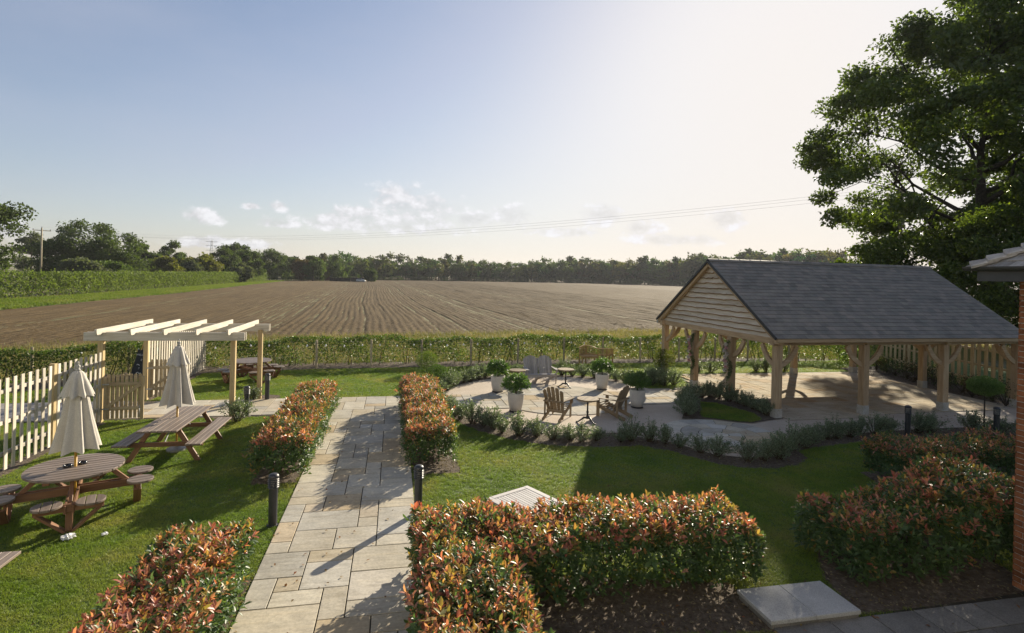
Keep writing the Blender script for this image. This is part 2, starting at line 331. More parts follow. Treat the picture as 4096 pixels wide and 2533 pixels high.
class MB:
    def __init__(s): s.v = []; s.f = []
    def add(s, vs, fs):
        b = len(s.v); s.v += [tuple(p) for p in vs]; s.f += [tuple(i+b for i in f) for f in fs]; return s
    def box(s, x0, x1, y0, y1, z0, z1):
        return s.add([(x, y, z) for z in (z0, z1) for y in (y0, y1) for x in (x0, x1)],
                     [(0, 2, 3, 1), (4, 5, 7, 6), (0, 1, 5, 4), (2, 6, 7, 3), (0, 4, 6, 2), (1, 3, 7, 5)])
    def hexa(s, b, t):
        n = len(b)
        return s.add(list(b)+list(t), [tuple(range(n-1, -1, -1)), tuple(range(n, 2*n))]+[(i, (i+1) % n, n+(i+1) % n, n+i) for i in range(n)])
    def prism(s, poly, z0, z1): return s.hexa([(x, y, z0) for x, y in poly], [(x, y, z1) for x, y in poly])
    def tube(s, pts, rad, n=8, caps=True):
        pts = [Vector(p) for p in pts]; rad = rad if hasattr(rad, '__len__') else [rad]*len(pts); rings = []
        d0 = (pts[1]-pts[0]).normalized(); a = d0.orthogonal().normalized()
        for i, p in enumerate(pts):
            d = (pts[min(i+1, len(pts)-1)]-pts[max(i-1, 0)]).normalized(); a = (a-d*a.dot(d)).normalized(); b = d.cross(a)
            rings.append([p+(a*math.cos(2*math.pi*j/n)+b*math.sin(2*math.pi*j/n))*rad[i] for j in range(n)])
        vs = [q for r in rings for q in r]; fs = []
        for i in range(len(pts)-1):
            for j in range(n): fs.append((i*n+j, i*n+(j+1) % n, (i+1)*n+(j+1) % n, (i+1)*n+j))
        if caps: fs += [tuple(range(n-1, -1, -1)), tuple(range((len(pts)-1)*n, len(pts)*n))]
        return s.add(vs, fs)
    def lathe(s, prof, n=20, c=(0, 0, 0), caps=True):
        vs = [(c[0]+r*math.cos(2*math.pi*j/n), c[1]+r*math.sin(2*math.pi*j/n), c[2]+z) for r, z in prof for j in range(n)]; fs = []
        for i in range(len(prof)-1):
            for j in range(n): fs.append((i*n+j, i*n+(j+1) % n, (i+1)*n+(j+1) % n, (i+1)*n+j))
        if caps: fs += [tuple(range(n-1, -1, -1)), tuple(range((len(prof)-1)*n, len(prof)*n))]
        return s.add(vs, fs)
    def beam(s, p0, p1, w, h, upv=(0, 0, 1)):
        p0, p1 = Vector(p0), Vector(p1); d = (p1-p0).normalized(); u = Vector(upv)
        if abs(d.dot(u)) > .97: u = Vector((0, 1, 0))
        sd_ = d.cross(u).normalized(); u = sd_.cross(d)
        q = lambda p: [p+sd_*a*w/2+u*b*h/2 for a, b in ((-1, -1), (1, -1), (1, 1), (-1, 1))]
        return s.hexa(q(p0), q(p1))
    def mesh(s, name):
        me = bpy.data.meshes.new(name); me.from_pydata(s.v, [], s.f); me.validate(); me.update(); return me
    def build(s, name, mat, parent=None, kind=None, smooth=False, bevel=0.):
        o = link(name, s.mesh(name), mat, parent, kind, smooth)
        if bevel:
            b = o.modifiers.new('bevel', 'BEVEL'); b.width = bevel; b.segments = 1; b.limit_method = 'ANGLE'
        return o
_pl = {}
def plank_mesh(L, w, h, mat, ch=.004):
    key = (round(L, 3), round(w, 4), round(h, 4), mat, round(ch, 4))
    if key not in _pl:
        bm = bmesh.new(); bmesh.ops.create_cube(bm, size=1); bmesh.ops.scale(bm, vec=(L, w, h), verts=bm.verts)
        if ch: bmesh.ops.bevel(bm, geom=bm.edges[:], offset=min(ch, w*.3, h*.3), segments=1, affect='EDGES')
        me = bpy.data.meshes.new('plank'); bm.to_mesh(me); bm.free(); me.materials.append(M[mat]); _pl[key] = me
    return _pl[key]
def plank(name, p0, p1, w, h, mat, parent=None, upv=(0, 0, 1), ch=.004):
    """a board from p0 to p1; w is its width across, h its thickness along upv; grain along its length"""
    p0, p1 = Vector(p0), Vector(p1); d = p1-p0; L = d.length; d.normalize(); u = Vector(upv)
    if abs(d.dot(u)) > .97: u = Vector((0, 1, 0))
    sd_ = u.cross(d).normalized(); u = d.cross(sd_)
    o = bpy.data.objects.new(name, plank_mesh(L, w, h, mat, ch)); C.objects.link(o)
    mm = Matrix.Identity(4)
    for i in range(3): mm[i][0], mm[i][1], mm[i][2] = d[i], sd_[i], u[i]
    mm.translation = (p0+p1)/2
    if parent is not None: o.parent = parent
    o.matrix_local = mm; return o
def inpoly(P, poly):
    P = np.asarray(P); x, y = P[:, 0], P[:, 1]; ins = np.zeros(len(P), bool); n = len(poly)
    for i in range(n):
        x0, y0 = poly[i][0], poly[i][1]; x1, y1 = poly[(i+1) % n][0], poly[(i+1) % n][1]
        if y0 == y1: continue
        c = ((y0 > y) != (y1 > y)) & (x < (x1-x0)*(y-y0)/(y1-y0)+x0); ins ^= c
    return ins
def sheet(name, poly, z, mat, kind='structure', parent=None):
    me = bpy.data.meshes.new(name); me.from_pydata([(p[0], p[1], z) for p in poly], [], [tuple(range(len(poly)))])
    me.update()
    if me.polygons[0].normal.z < 0: me.flip_normals()
    return link(name, me, mat, parent, kind)
def circle(c, r, n=64, a0=0, a1=2*math.pi):
    return [(c[0]+r*math.cos(a0+(a1-a0)*i/n), c[1]+r*math.sin(a0+(a1-a0)*i/n)) for i in range(n)]
def ordw(i):
    w = ['first', 'second', 'third', 'fourth', 'fifth', 'sixth', 'seventh', 'eighth', 'ninth', 'tenth', 'eleventh', 'twelfth', 'thirteenth', 'fourteenth', 'fifteenth', 'sixteenth', 'seventeenth', 'eighteenth', 'nineteenth', 'twentieth']
    return w[i] if i < 20 else 'twenty-'+w[i-20]

def unit(a): return a/np.maximum(np.linalg.norm(a, axis=1, keepdims=True), 1e-9)
def leafgeo(P, D, Nn, Ln, Wd, col, kind=4, fold=.22, curl=.18):
    """leaf blades with a midrib fold: P base, D direction, Nn rough normal"""
    n = len(P); D = unit(D); Sd = unit(np.cross(D, Nn)); Nr = np.cross(Sd, D); Ln = Ln[:, None]; Wd = Wd[:, None]
    def pt(u, w, lift): return P+D*Ln*u+Sd*Wd*w+Nr*(Wd*abs(w)*fold*2-Ln*curl*u*u+lift)
    if kind == 2:
        V = np.stack([pt(0, 0, 0), pt(.5, .5, 0), pt(1, 0, 0), pt(.5, -.5, 0)], 1); f = [(0, 1, 2), (0, 2, 3)]
    elif kind == 4:
        V = np.stack([pt(0, 0, 0), pt(.5, .5, 0), pt(.55, 0, 0), pt(.5, -.5, 0), pt(1, 0, 0)], 1); f = [(0, 1, 2), (0, 2, 3), (1, 4, 2), (2, 4, 3)]
    else:
        V = np.stack([pt(0, 0, 0), pt(.32, .42, 0), pt(.34, 0, 0), pt(.32, -.42, 0), pt(.68, .45, 0), pt(.7, 0, 0), pt(.68, -.45, 0), pt(1, 0, 0)], 1)
        f = [(0, 1, 2), (0, 2, 3), (1, 4, 5), (1, 5, 2), (3, 2, 5), (3, 5, 6), (4, 7, 5), (5, 7, 6)]
    k = V.shape[1]; F = (np.array(f)[None]+(np.arange(n)*k)[:, None, None]).reshape(-1, 3)
    return V.reshape(-1, 3), F, np.repeat(col, k, axis=0)
def joingeo(parts):
    V, F, Cc, o = [], [], [], 0
    for v, f, c in parts: V.append(v); F.append(f+o); Cc.append(c); o += len(v)
    return np.concatenate(V), np.concatenate(F), np.concatenate(Cc)
def rdir(n, r=rng): return unit(r.normal(size=(n, 3)))
def colmix(n, pal, r=rng, jit=.18):
    pal = np.array(pal); i = r.integers(0, len(pal), n); j = r.integers(0, len(pal), n); w = r.random((n, 1))*.6
    return (pal[i]*(1-w)+pal[j]*w)*(1+jit*(r.random((n, 1))*2-1))
# ------------------------------------------------------------------ ground, lawn, beds, paving
CS, CT = .3022, .33022                      # paving module across and along the path
PS0 = -1.89*K; PT = lambda j: (j-.155)*CT
def big_ground():
    b = MB(); n = 24
    b.add([(-900+1800*i/n, -60+1500*j/n, -.08) for j in range(n+1) for i in range(n+1)], [(j*(n+1)+i, j*(n+1)+i+1, (j+1)*(n+1)+i+1, (j+1)*(n+1)+i) for j in range(n) for i in range(n)])
    return b.build('ground', 'rough', kind='structure')
ground = big_ground()
lawn = sheet('lawn', [(-26, -4), (30, -4), (30, 24.6), (2, 24.2), (-8, 23.6), (-14, 21.2), (-26, 18)], 0, 'lawn')

PATIO_C, PATIO_R, DISC_R = S(6.1, 19.4), 4.45*K, 2.42*K
RING_C = S(9.43, 14.33)
LAWN_EDGE = [S(*p) for p in [(1.75, 17.9), (2.05, 16.6), (2.5, 15.6), (3.2, 14.75), (4.1, 14.1), (5.4, 13.75), (6.6, 13.7), (7.1, 13.3), (7.45, 12.75), (7.85, 12.1), (8.4, 11.72), (9.1, 11.6), (9.9, 11.78), (10.5, 12.15), (10.7, 12.75), (11.4, 12.95), (13, 13.2), (14.5, 13.3), (16.4, 13.3), (18.6, 12.7)]]
BEDS = {}
def bed(name, poly, z): BEDS[name+str(len(BEDS))] = [(p[0], p[1]) for p in poly]; return sheet(name, poly, z, 'soil')
fe = [(p.x, p.y) for p in LAWN_EDGE]
bed('soil_bed', fe+[(19.5, 12.6), (20.3, 14.2)]+[(14, 13.4), (10.5, 12.8), (8.4, 12.2), (6.9, 13.2), (5.2, 13.5), (3.6, 14.6), (2.5, 16.0)], .004)
bed('soil_bed', circle(PATIO_C, PATIO_R+.55, 40, R(35), R(175))+circle(PATIO_C, PATIO_R-.3, 30, R(175), R(35)), .0045)
def rect(s0, s1, t0, t1): return [(s0*K, t0*K), (s1*K, t0*K), (s1*K, t1*K), (s0*K, t1*K)]
bed('soil_bed', rect(-3.05, -1.92, 3.0, 8.6), .005)
bed('soil_bed', rect(-2.85, -1.92, 12.3, 18.1), .0055)
bed('soil_bed', rect(.52, 1.6, 12.4, 19.0), .0042)
bed('soil_bed', [(.55*K, 3*K), (1.7*K, 3*K), S(1.8, 6.6), S(5.0, 6.15), S(5.0, 7.3), S(2.2, 8.0), (.55*K, 8.6*K)], .006)
bed('soil_bed', [S(6.3, 6.28), S(9.6, 6.3), S(9.9, 8.2), S(8.2, 8.3), S(7.0, 7.9), S(6.5, 7.15)], .0065)
bed('soil_bed', [S(10.6, 9.6), S(15.5, 8.9), S(16, 11.0), S(11, 11.1)], .007)
bed('soil_bed', [S(23.1, 24.0), S(22.4, 15.7), S(24.0, 15.2), S(25.6, 20.5), S(27, 25.6), S(23.4, 25.0)], .0075)
bed('soil_bed', rect(-8.32, -7.95, 9, 17.8), .0052)
bed('soil_bed', rect(-8.35, -7.9, 20.6, 26.6), .0052)
bed('soil_bed', [S(*p) for p in [(-13, 22.2), (-9, 25.5), (-3.5, 26.45), (4, 26.75), (9, 27.2), (15, 27.35), (23.5, 27.5), (23.5, 28.6), (8, 28.6), (-4, 28.2), (-9, 27.4), (-14, 24)]], .0035)
bed('soil_bed', circle(S(-4.75, 18.2), .5, 20), .0085)
bed('soil_bed', circle(S(-4.3, 20.65), .42, 20), .0085)

PAVED = []                                    # regions where no grass grows
def slab_obj(s0, t0, s1, t1, z, mat, parent, gap=.015):
    w, h = s1-s0-gap, t1-t0-gap
    o = bpy.data.objects.new('slab', plank_mesh(w, h, .04, mat, .003)); C.objects.link(o); o.parent = parent
    o.location = ((s0+s1)/2, (t0+t1)/2, z-.02+random.uniform(-.002, .002)); o.rotation_euler = (random.uniform(-.003, .003), random.uniform(-.003, .003), random.uniform(-.003, .003)); return o
def slab_poly(poly, z, mat, parent, gap=.006):
    c = Vector((sum(p[0] for p in poly)/len(poly), sum(p[1] for p in poly)/len(poly)))
    q = [(p[0]-c.x, p[1]-c.y) for p in poly]; q = [(x*(1-gap/max(math.hypot(x, y), .05)), y*(1-gap/max(math.hypot(x, y), .05))) for x, y in q]
    o = MB().prism(q, -.04, 0).build('slab', mat, parent); o.location = (c.x, c.y, z+random.uniform(-.0015, .0015)); return o
def fillgrid(i0, i1, j0, j1, occ, ok, r):
    """random rectangular bond: returns cells rectangles"""
    out = []; sizes = [(3, 2), (2, 3), (2, 2), (2, 1), (1, 2), (1, 1), (3, 2), (2, 2), (2, 1)]
    for j in range(j0, j1):
        for i in range(i0, i1):
            if (i, j) in occ or not ok(i, j): continue
            r.shuffle(sizes)
            for w, h in sizes+[(1, 1)]:
                cells = [(i+a, j+b) for a in range(w) for b in range(h)]
                if all(c[0] < i1 and c[1] < j1 and c not in occ and ok(*c) for c in cells):
                    occ.update(cells); out.append((i, j, i+w, j+h)); break
    return out
TRACED = [(0,19,3,21),(0,21,1,23),(1,22,2,23),(1,21,3,22),(3,20,4,22),(3,19,5,20),(5,19,7,20),(4,20,7,21),(4,21,7,23),(2,22,4,24),(0,23,2,25),(2,24,4,25),(4,23,7,25),(0,25,1,26),(1,25,3,27),(3,25,5,27),(5,25,7,26),(0,26,1,28),(0,28,1,30),(1,27,4,29),(1,29,2,30),(4,27,5,28),(4,28,5,30),(5,26,7,29),(5,29,7,30),(2,29,4,31),(0,30,2,31),(0,31,3,33),(3,31,4,32),(4,30,7,32),(3,32,5,34),(2,33,3,34),(0,33,2,36),(2,34,4,35),(2,35,4,37),(4,34,5,36),(5,35,7,36),(5,33,7,35),(5,32,7,33),(0,36,2,38),(2,37,3,38),(3,39,5,40),(3,37,4,39),(4,38,5,39),(4,36,7,38),(1,38,3,40),(0,38,1,39),(0,39,1,41),(1,40,2,41),(2,40,5,42),(0,41,2,43),(5,38,7,41),(5,41,7,43),(4,42,5,43),(2,42,4,44),(1,43,2,44),(0,43,1,45),(4,43,7,45),(1,44,3,46),(0,45,1,46),(3,45,5,46),(3,44,4,45),(5,45,7,48),(2,46,5,48),(0,46,2,47),(0,47,2,50),(2,48,4,50),(4,48,7,50),(4,50,7,51),(3,51,5,52),(3,50,4,51),(1,50,3,53),(0,50,1,53),(0,53,2,55),(2,53,3,55),(3,52,5,55),(5,51,7,52),(5,52,7,55)]
r3 = random.Random(3)
path_poly = [(PS0, 1.0), (PS0+7*CS, 1.0), (PS0+7*CS, PT(48.6)), (S(1.9, 0).x, PT(48.6)), (S(1.9, 0).x, PT(55)), (-15.0, PT(55)), (-15.0, PT(48.6)), (PS0, PT(48.6))]
path = sheet('paved_path', path_poly, .008, 'joint'); PAVED.append(path_poly)
occ = set((i, j) for a in TRACED for i in range(a[0], a[2]) for j in range(a[1], a[3]))
cells = list(TRACED)+fillgrid(0, 7, 13, 19, occ, lambda i, j: True, r3)
for a in cells: slab_obj(PS0+a[0]*CS, PT(a[1]), PS0+a[2]*CS, PT(a[3]), .024, 'sandstone', path)
i_l = int(round((-7.35-PS0)/CS)); cells = fillgrid(i_l, 0, 49, 55, occ, lambda i, j: True, r3)+fillgrid(7, 11, 49, 55, occ, lambda i, j: True, r3)
for a in cells: slab_obj(PS0+a[0]*CS, PT(a[1]), PS0+a[2]*CS, PT(a[3]), .024, 'sandstone', path)
walk = sheet('boardwalk', [(-15.2, PT(48.7)), (-7.5, PT(48.7)), (-7.5, PT(55)), (-15.2, PT(55))], .012, 'joint')
for k in range(15):
    y = PT(48.8)+k*.138; plank('board', (-15.1, y+.06, .03), (-7.45, y+.06, .03), .125, .03, 'grey_teak', walk)

def clipconvex(poly, clip):
    out = poly
    for i in range(len(clip)):
        a, b = clip[i], clip[(i+1) % len(clip)]; inp, out = out, []
        sd2 = lambda p: (b[0]-a[0])*(p[1]-a[1])-(b[1]-a[1])*(p[0]-a[0])
        for j in range(len(inp)):
            p, q = inp[j], inp[(j+1) % len(inp)]; dp, dq = sd2(p), sd2(q)
            if dp >= 0: out.append(p)
            if dp*dq < 0: tt = dp/(dp-dq); out.append((p[0]+(q[0]-p[0])*tt, p[1]+(q[1]-p[1])*tt))
        if not out: return []
    return out
pc = (PATIO_C.x, PATIO_C.y)
patio_poly = circle(pc, PATIO_R, 72); patio = sheet('patio', patio_poly, .012, 'resin'); PAVED.append(patio_poly)
apron_poly = [(p.x, p.y) for p in [S(*q) for q in [(6.6, 14.7), (7.6, 13.9), (8.2, 12.75), (8.9, 12.4), (9.8, 12.5), (10.9, 13.25), (12.2, 13.75), (14, 14.0), (16.5, 14.15), (19, 14.1), (21.5, 14.6), (23.3, 15.4), (23.2, 17), (12.6, 16.4), (11.2, 18.8), (11.2, 20.8), (9.5, 20.8), (9.6, 17.0)]]]
apron = sheet('patio_apron', apron_poly, .0145, 'resin'); PAVED.append(apron_poly)
# paving inside the round patio: a disc crossed by a band that leads to the pavilion
disc = circle(pc, DISC_R, 48); r4 = random.Random(11); occ2 = set()
band = lambda i, j: 49 <= j < 55 and 11 <= i < 38
def okc(i, j):
    x, y = PS0+(i+.5)*CS, PT(j+.5); return band(i, j) or math.hypot(x-pc[0], y-pc[1]) < DISC_R+.22
paving = sheet('patio_paving', circle(pc, DISC_R-.02, 48), .0165, 'joint')
bandp = sheet('patio_paving', [(PS0+11*CS, PT(49)), (PS0+38*CS, PT(49)), (PS0+38*CS, PT(55)), (PS0+11*CS, PT(55))], .0185, 'joint')
for a in fillgrid(11, 38, 49, 55, occ2, okc, r4)+fillgrid(11, 38, 38, 49, occ2, okc, r4)+fillgrid(11, 38, 55, 66, occ2, okc, r4):
    x0, y0, x1, y1 = PS0+a[0]*CS, PT(a[1]), PS0+a[2]*CS, PT(a[3])
    if all(band(i, j) for i in range(a[0], a[2]) for j in range(a[1], a[3])) : slab_obj(x0, y0, x1, y1, .03, 'sandstone', bandp)
    else:
        q = clipconvex([(x0, y0), (x1, y0), (x1, y1), (x0, y1)], disc)
        if len(q) > 2 and abs(sum(q[i][0]*q[(i+1) % len(q)][1]-q[(i+1) % len(q)][0]*q[i][1] for i in range(len(q))))/2 > .012: slab_poly(q, .03, 'sandstone', paving)
# stone circle: a hub and three rings of wedge stones
ringb = sheet('stone_circle', circle((RING_C.x, RING_C.y), 1.69*K, 64), .0175, 'joint')
slab_poly(circle((RING_C.x, RING_C.y), .2*K, 20), .032, 'sandstone', ringb)
for ra, rb, n, off in ((.215, .63, 8, .2), (.645, 1.13, 11, .5), (1.145, 1.69, 17, .1)):
    for k in range(n):
        a0, a1 = 2*math.pi*(k+off)/n+.006/rb, 2*math.pi*(k+1+off)/n-.006/rb; m_ = 5
        q = [(RING_C.x+ra*K*math.cos(a0+(a1-a0)*i/m_), RING_C.y+ra*K*math.sin(a0+(a1-a0)*i/m_)) for i in range(m_+1)]
        q = [(RING_C.x+rb*K*math.cos(a0+(a1-a0)*i/m_), RING_C.y+rb*K*math.sin(a0+(a1-a0)*i/m_)) for i in range(m_+1)]+q[::-1]
        slab_poly(q, .032, 'sandstone', ringb, .004)
# pavilion floor
TRI = [S(*p) for p in [(9.15, 16.1), (9.75, 17.0), (10.75, 18.75), (12.0, 19.35), (12.55, 18.3), (12.62, 15.75), (11.9, 15.6), (11.2, 15.35), (10.75, 15.55), (10.2, 15.95), (9.6, 16.05)]]
tri_xy = [(p.x, p.y) for p in TRI]
floor_poly = [(p.x, p.y) for p in [S(11.0, 18.4), S(12.4, 15.45), S(15, 15.5), S(22.2, 15.7), S(23.05, 16.5), S(23.05, 24.0), S(13.2, 24.05), S(12.5, 21.4), S(11.0, 20.6)]]
PAVED.append(floor_poly)
fi0, fi1, fj0, fj1 = 38, 76, 40, 65; r5 = random.Random(5)
def okf(i, j):
    x0, y0 = PS0+i*CS, PT(j); q = [(x0, y0), (x0+CS, y0), (x0+CS, y0+CT), (x0, y0+CT)]
    return inpoly(q, floor_poly).all() and not inpoly(q, tri_xy).any()
fl = fillgrid(fi0, fi1, fj0, fj1, set(), okf, r5)
qv, qf = [], []
for a in fl:
    qf.append(tuple(range(len(qv), len(qv)+4))); x0, y0, x1, y1 = PS0+a[0]*CS, PT(a[1]), PS0+a[2]*CS, PT(a[3]); qv += [(x0, y0, .0205), (x1, y0, .0205), (x1, y1, .0205), (x0, y1, .0205)]
pfloor = link('pavilion_floor', npmesh('pavilion_floor', qv, qf), 'joint', None, 'structure')
for a in fl: slab_obj(PS0+a[0]*CS, PT(a[1]), PS0+a[2]*CS, PT(a[3]), .034, 'sandstone_warm', pfloor)
tri_bed = sheet('soil_bed', tri_xy, .037, 'soil')
tl = [S(*p) for p in [(9.95, 16.2), (10.3, 16.9), (11.1, 18.2), (11.6, 18.0), (12.0, 16.5), (11.8, 15.72), (11.2, 15.45), (10.75, 15.62), (10.3, 15.98)]]
tri_lawn_xy = [(p.x, p.y) for p in tl]; sheet('lawn', tri_lawn_xy, .041, 'lawn')
# foreground: grey paving by the house and a two-slab step
pave_poly = [(S(4.9, 0).x, 2.0), (8.35, 2.0), (8.35, S(0, 6.33).y), (S(6.3, 0).x, S(0, 6.25).y), (S(4.9, 0).x, S(0, 6.15).y)]
yard = sheet('house_paving', pave_poly, .0095, 'joint'); PAVED.append(pave_poly)
yy = S(0, 6.22).y; row = 0; ry = random.Random(9)
while yy > 2.3:
    x = S(4.9, 0).x; hh = .45
    while x < 8.2:
        w = ry.choice([.6, .45, .6, .75]); slab_obj(x, yy-hh, min(x+w, 8.3), yy, .028, 'concrete_slab', yard); x += w
    yy -= hh
st0, st1, st2, st3 = G(3085, 2500, .08), G(3435, 2447, .08), G(3310, 2325, .1), G(2985, 2365, .1)
step = thing('garden_step', 'low step of two pale grey slabs between the lawn and the grey paving', 'step', ((st0.x+st1.x)/2, (st0.y+st2.y)/2, 0))
w2 = (st1.x-st0.x)/2; d2 = (st2.y-st0.y)/2
MB().box(-w2+.02, w2-.02, -d2+.02, d2-.02, .012, .07).build('riser', 'concrete_slab', step)
for sx in (-1, 1): plank('slab', (sx*w2/2-w2/2+.003, 0, .095), (sx*w2/2+w2/2-.003, 0, .095), d2*2, .05, 'grey_block', step, ch=.006)
STEP_POLY = [(st0.x, st0.y), (st1.x, st0.y), (st1.x, st2.y), (st0.x, st2.y)]
# ------------------------------------------------------------------ oak pavilion
PV_YAW = .027
pv = thing('oak_pavilion', 'open oak framed pavilion with slate roof and waney board gable', 'pavilion', S(12.4646, 15.9195), PV_YAW)
PL, PW, ZE, ZR, EO, VO = 10.502*K, 7.307*K, 2.685*K, 5.317*K, .307*K, .319*K
slope = math.hypot(PW/2+VO, ZR-ZE)
def brace(p, dirv, name='brace'):
    """curved brace from a post (x,y) at 1.5 m up to the plate, in direction dirv"""
    d = Vector((dirv[0], dirv[1], 0)); n = d.cross(up); pts_o, pts_i = [], []
    for i in range(7):
        a = i/6; x = .06+.60*a; z = 1.52+.60*(a**1.0); bow = .10*math.sin(math.pi*a)
        c = Vector((p[0], p[1], 0))+d*x+up*z; nn = (up-d).normalized()
        pts_o.append(c+nn*(.07-bow*.9)); pts_i.append(c-nn*(.07+bow*.9))
    b = MB()
    for i in range(6):
        q = lambda a_: a_
        lo = [pts_i[i]-n*.04, pts_i[i]+n*.04, pts_o[i]+n*.04, pts_o[i]-n*.04]; hi = [pts_i[i+1]-n*.04, pts_i[i+1]+n*.04, pts_o[i+1]+n*.04, pts_o[i+1]-n*.04]
        b.hexa(lo, hi)
    return b.build(name, 'oak', pv)
ZP = ZE-.23                                   # underside of the wall plates
posts = [(0, 0), (PL/3, 0), (2*PL/3, 0), (PL, 0), (0, PW/3), (0, 2*PW/3), (0, PW), (PL/3, PW), (2*PL/3, PW), (PL, PW), (PL, PW/2)]
for (x, y) in posts:
    big = .215
    plank('post', (x, y, .30), (x, y, ZP), big, big, 'oak', pv, ch=.012)
    MB().box(x-.12, x+.12, y-.12, y+.12, .0, .30).build('stone_pad', 'stone_pad', pv, bevel=.01)
for (x, y) in posts:
    if y in (0, PW):
        if x < PL-.1: brace((x, y), (1, 0))
        if x > .1: brace((x, y), (-1, 0))
    if x in (0, PL):
        if y < PW-.1: brace((x, y), (0, 1))
        if y > .1: brace((x, y), (0, -1))
for y in (0, PW): plank('wall_plate', (-.22, y, ZP+.10), (PL+.22, y, ZP+.10), .19, .2, 'oak', pv, ch=.01)
for x in (0, PL/3, 2*PL/3, PL): plank('tie_beam', (x, -.18, ZP+.102), (x, PW+.18, ZP+.102), .18, .19, 'oak', pv, ch=.01)
for x in (PL/3, 2*PL/3):
    plank('king_post', (x, PW/2, ZP+.2), (x, PW/2, ZR-.2), .16, .16, 'oak', pv)
plank('ridge_beam', (-EO+.06, PW/2, ZR-.16), (PL+.16, PW/2, ZR-.16), .09, .18, 'oak', pv)
dn = Vector((0, PW/2+VO, ZR-ZE)).normalized()                   # up the front slope
nf = Vector((0, -(ZR-ZE), PW/2+VO)).normalized()                # front slope normal
nb = Vector((0, (ZR-ZE), PW/2+VO)).normalized()
xr0, xr1 = -EO, PL+.19
nr = 22
for i in range(nr):
    x = xr0+.12+(xr1-xr0-.24)*i/(nr-1)
    plank('rafter', Vector((x, -VO+.03, ZE-.02))-nf*.10, Vector((x, PW/2, ZR))-nf*.10, .075, .12, 'oak', pv, upv=nf)
    plank('rafter', Vector((x, PW+VO-.03, ZE-.02))-nb*.10, Vector((x, PW/2, ZR))-nb*.10, .075, .12, 'oak', pv, upv=nb)
for nn, y0 in ((nf, -VO), (nb, PW+VO)):
    a, b2 = Vector((xr0+.02, y0, ZE)), Vector((xr1-.02, y0, ZE)); c2, d2_ = Vector((xr1-.02, PW/2, ZR)), Vector((xr0+.02, PW/2, ZR))
    MB().hexa([p-nn*.038 for p in (a, b2, c2, d2_)], [p-nn*.018 for p in (a, b2, c2, d2_)]).build('roof_boarding', 'oak', pv)
plank('fascia', (xr0+.02, -VO-.012, ZE-.075), (xr1, -VO-.012, ZE-.075), .02, .10, 'oak', pv)
# slates: staggered courses, each lapped over the one below; the lowest and nearest 300 as parts of their own
gauge, nc, sw = slope/22, 22, .262
rs = random.Random(21); slates = []
for k in range(nc):
    x = xr0+(0 if k % 2 == 0 else -sw/2)
    while x < xr1-.02:
        x0, x1 = max(x, xr0), min(x+sw-.004, xr1)
        if x1-x0 > .03: slates.append((k, x0, x1))
        x += sw
def slate_corners(k, x0, x1, j=1.):
    lo = Vector((0, -VO, ZE))+dn*(gauge*k-.03); hi = lo+dn*(gauge*1.25); hi_l = lo+dn*(gauge*1.25)
    th = .012; l0 = .016+rs.uniform(0, .004)*j; l1 = .004
    s = rs.uniform(-.004, .004)*j
    lo = lo+dn*s
    return [Vector((x0, 0, 0))+lo+nf*l0, Vector((x1, 0, 0))+lo+nf*l0, Vector((x1, 0, 0))+hi+nf*l1, Vector((x0, 0, 0))+hi+nf*l1], th
big_b, V_, F_, Cl = None, [], [], []
sl_near = [s_ for s_ in slates if s_[0] < 8]
sl_far = [s_ for s_ in slates if s_[0] >= 8]
for s_ in sl_near[:300]:
    cs_, th = slate_corners(*s_); o_ = sum(cs_, Vector())/4
    b = MB().hexa([p-o_-nf*th for p in cs_], [p-o_ for p in cs_]); o = b.build('slate', 'slate', pv); o.location = o_
for s_ in sl_far+sl_near[300:]:
    cs_, th = slate_corners(*s_); base = len(V_); V_ += [p-nf*th for p in cs_]+cs_
    F_ += [tuple(base+i for i in f) for f in ((3, 2, 1, 0), (4, 5, 6, 7), (0, 1, 5, 4), (1, 2, 6, 5), (2, 3, 7, 6), (3, 0, 4, 7))]; Cl += [[rs.random()]*3]*8
me = npmesh('slates', [tuple(v) for v in V_], F_, np.array(Cl), flat=True); link('upper_slates', me, 'slate', pv, 'stuff')
V_, F_ = [], []
for k in range(nc):                                            # far slope
    dnb = Vector((0, -(PW/2+VO), ZR-ZE)).normalized(); lo = Vector((0, PW+VO, ZE))+dnb*(gauge*k-.03); hi = lo+dnb*gauge*1.2; base = len(V_)
    V_ += [Vector((xr1, 0, 0))+lo+nb*.016, Vector((xr0, 0, 0))+lo+nb*.016, Vector((xr0, 0, 0))+hi+nb*.004, Vector((xr1, 0, 0))+hi+nb*.004]; V_ += [p-nb*.012 for p in V_[-4:]]
    F_ += [tuple(base+i for i in f) for f in ((0, 1, 2, 3), (7, 6, 5, 4), (0, 4, 5, 1), (1, 5, 6, 2), (2, 6, 7, 3), (3, 7, 4, 0))]
link('far_slates', npmesh('far_slates', [tuple(v) for v in V_], F_, np.full((len(V_), 3), .3), flat=True), 'slate', pv, 'stuff')
nt_ = 23; tl_ = (xr1-xr0)/nt_
rt = MB()
prof = [(-.13, -.065), (-.07, .005), (0, .035), (.07, .005), (.13, -.065), (.115, -.08), (.06, -.015), (0, .012), (-.06, -.015), (-.115, -.08)]
rt.hexa([(0, y, z) for y, z in prof], [(tl_+.02, y*.96, z-.006) for y, z in prof]); rtm = rt.mesh('ridge_tile'); rtm.materials.append(M['slate'])
for i in range(nt_):
    o = bpy.data.objects.new('ridge_tile', rtm); C.objects.link(o); o.parent = pv; o.location = (xr0+i*tl_, PW/2, ZR+.028+rs.uniform(-.002, .002))
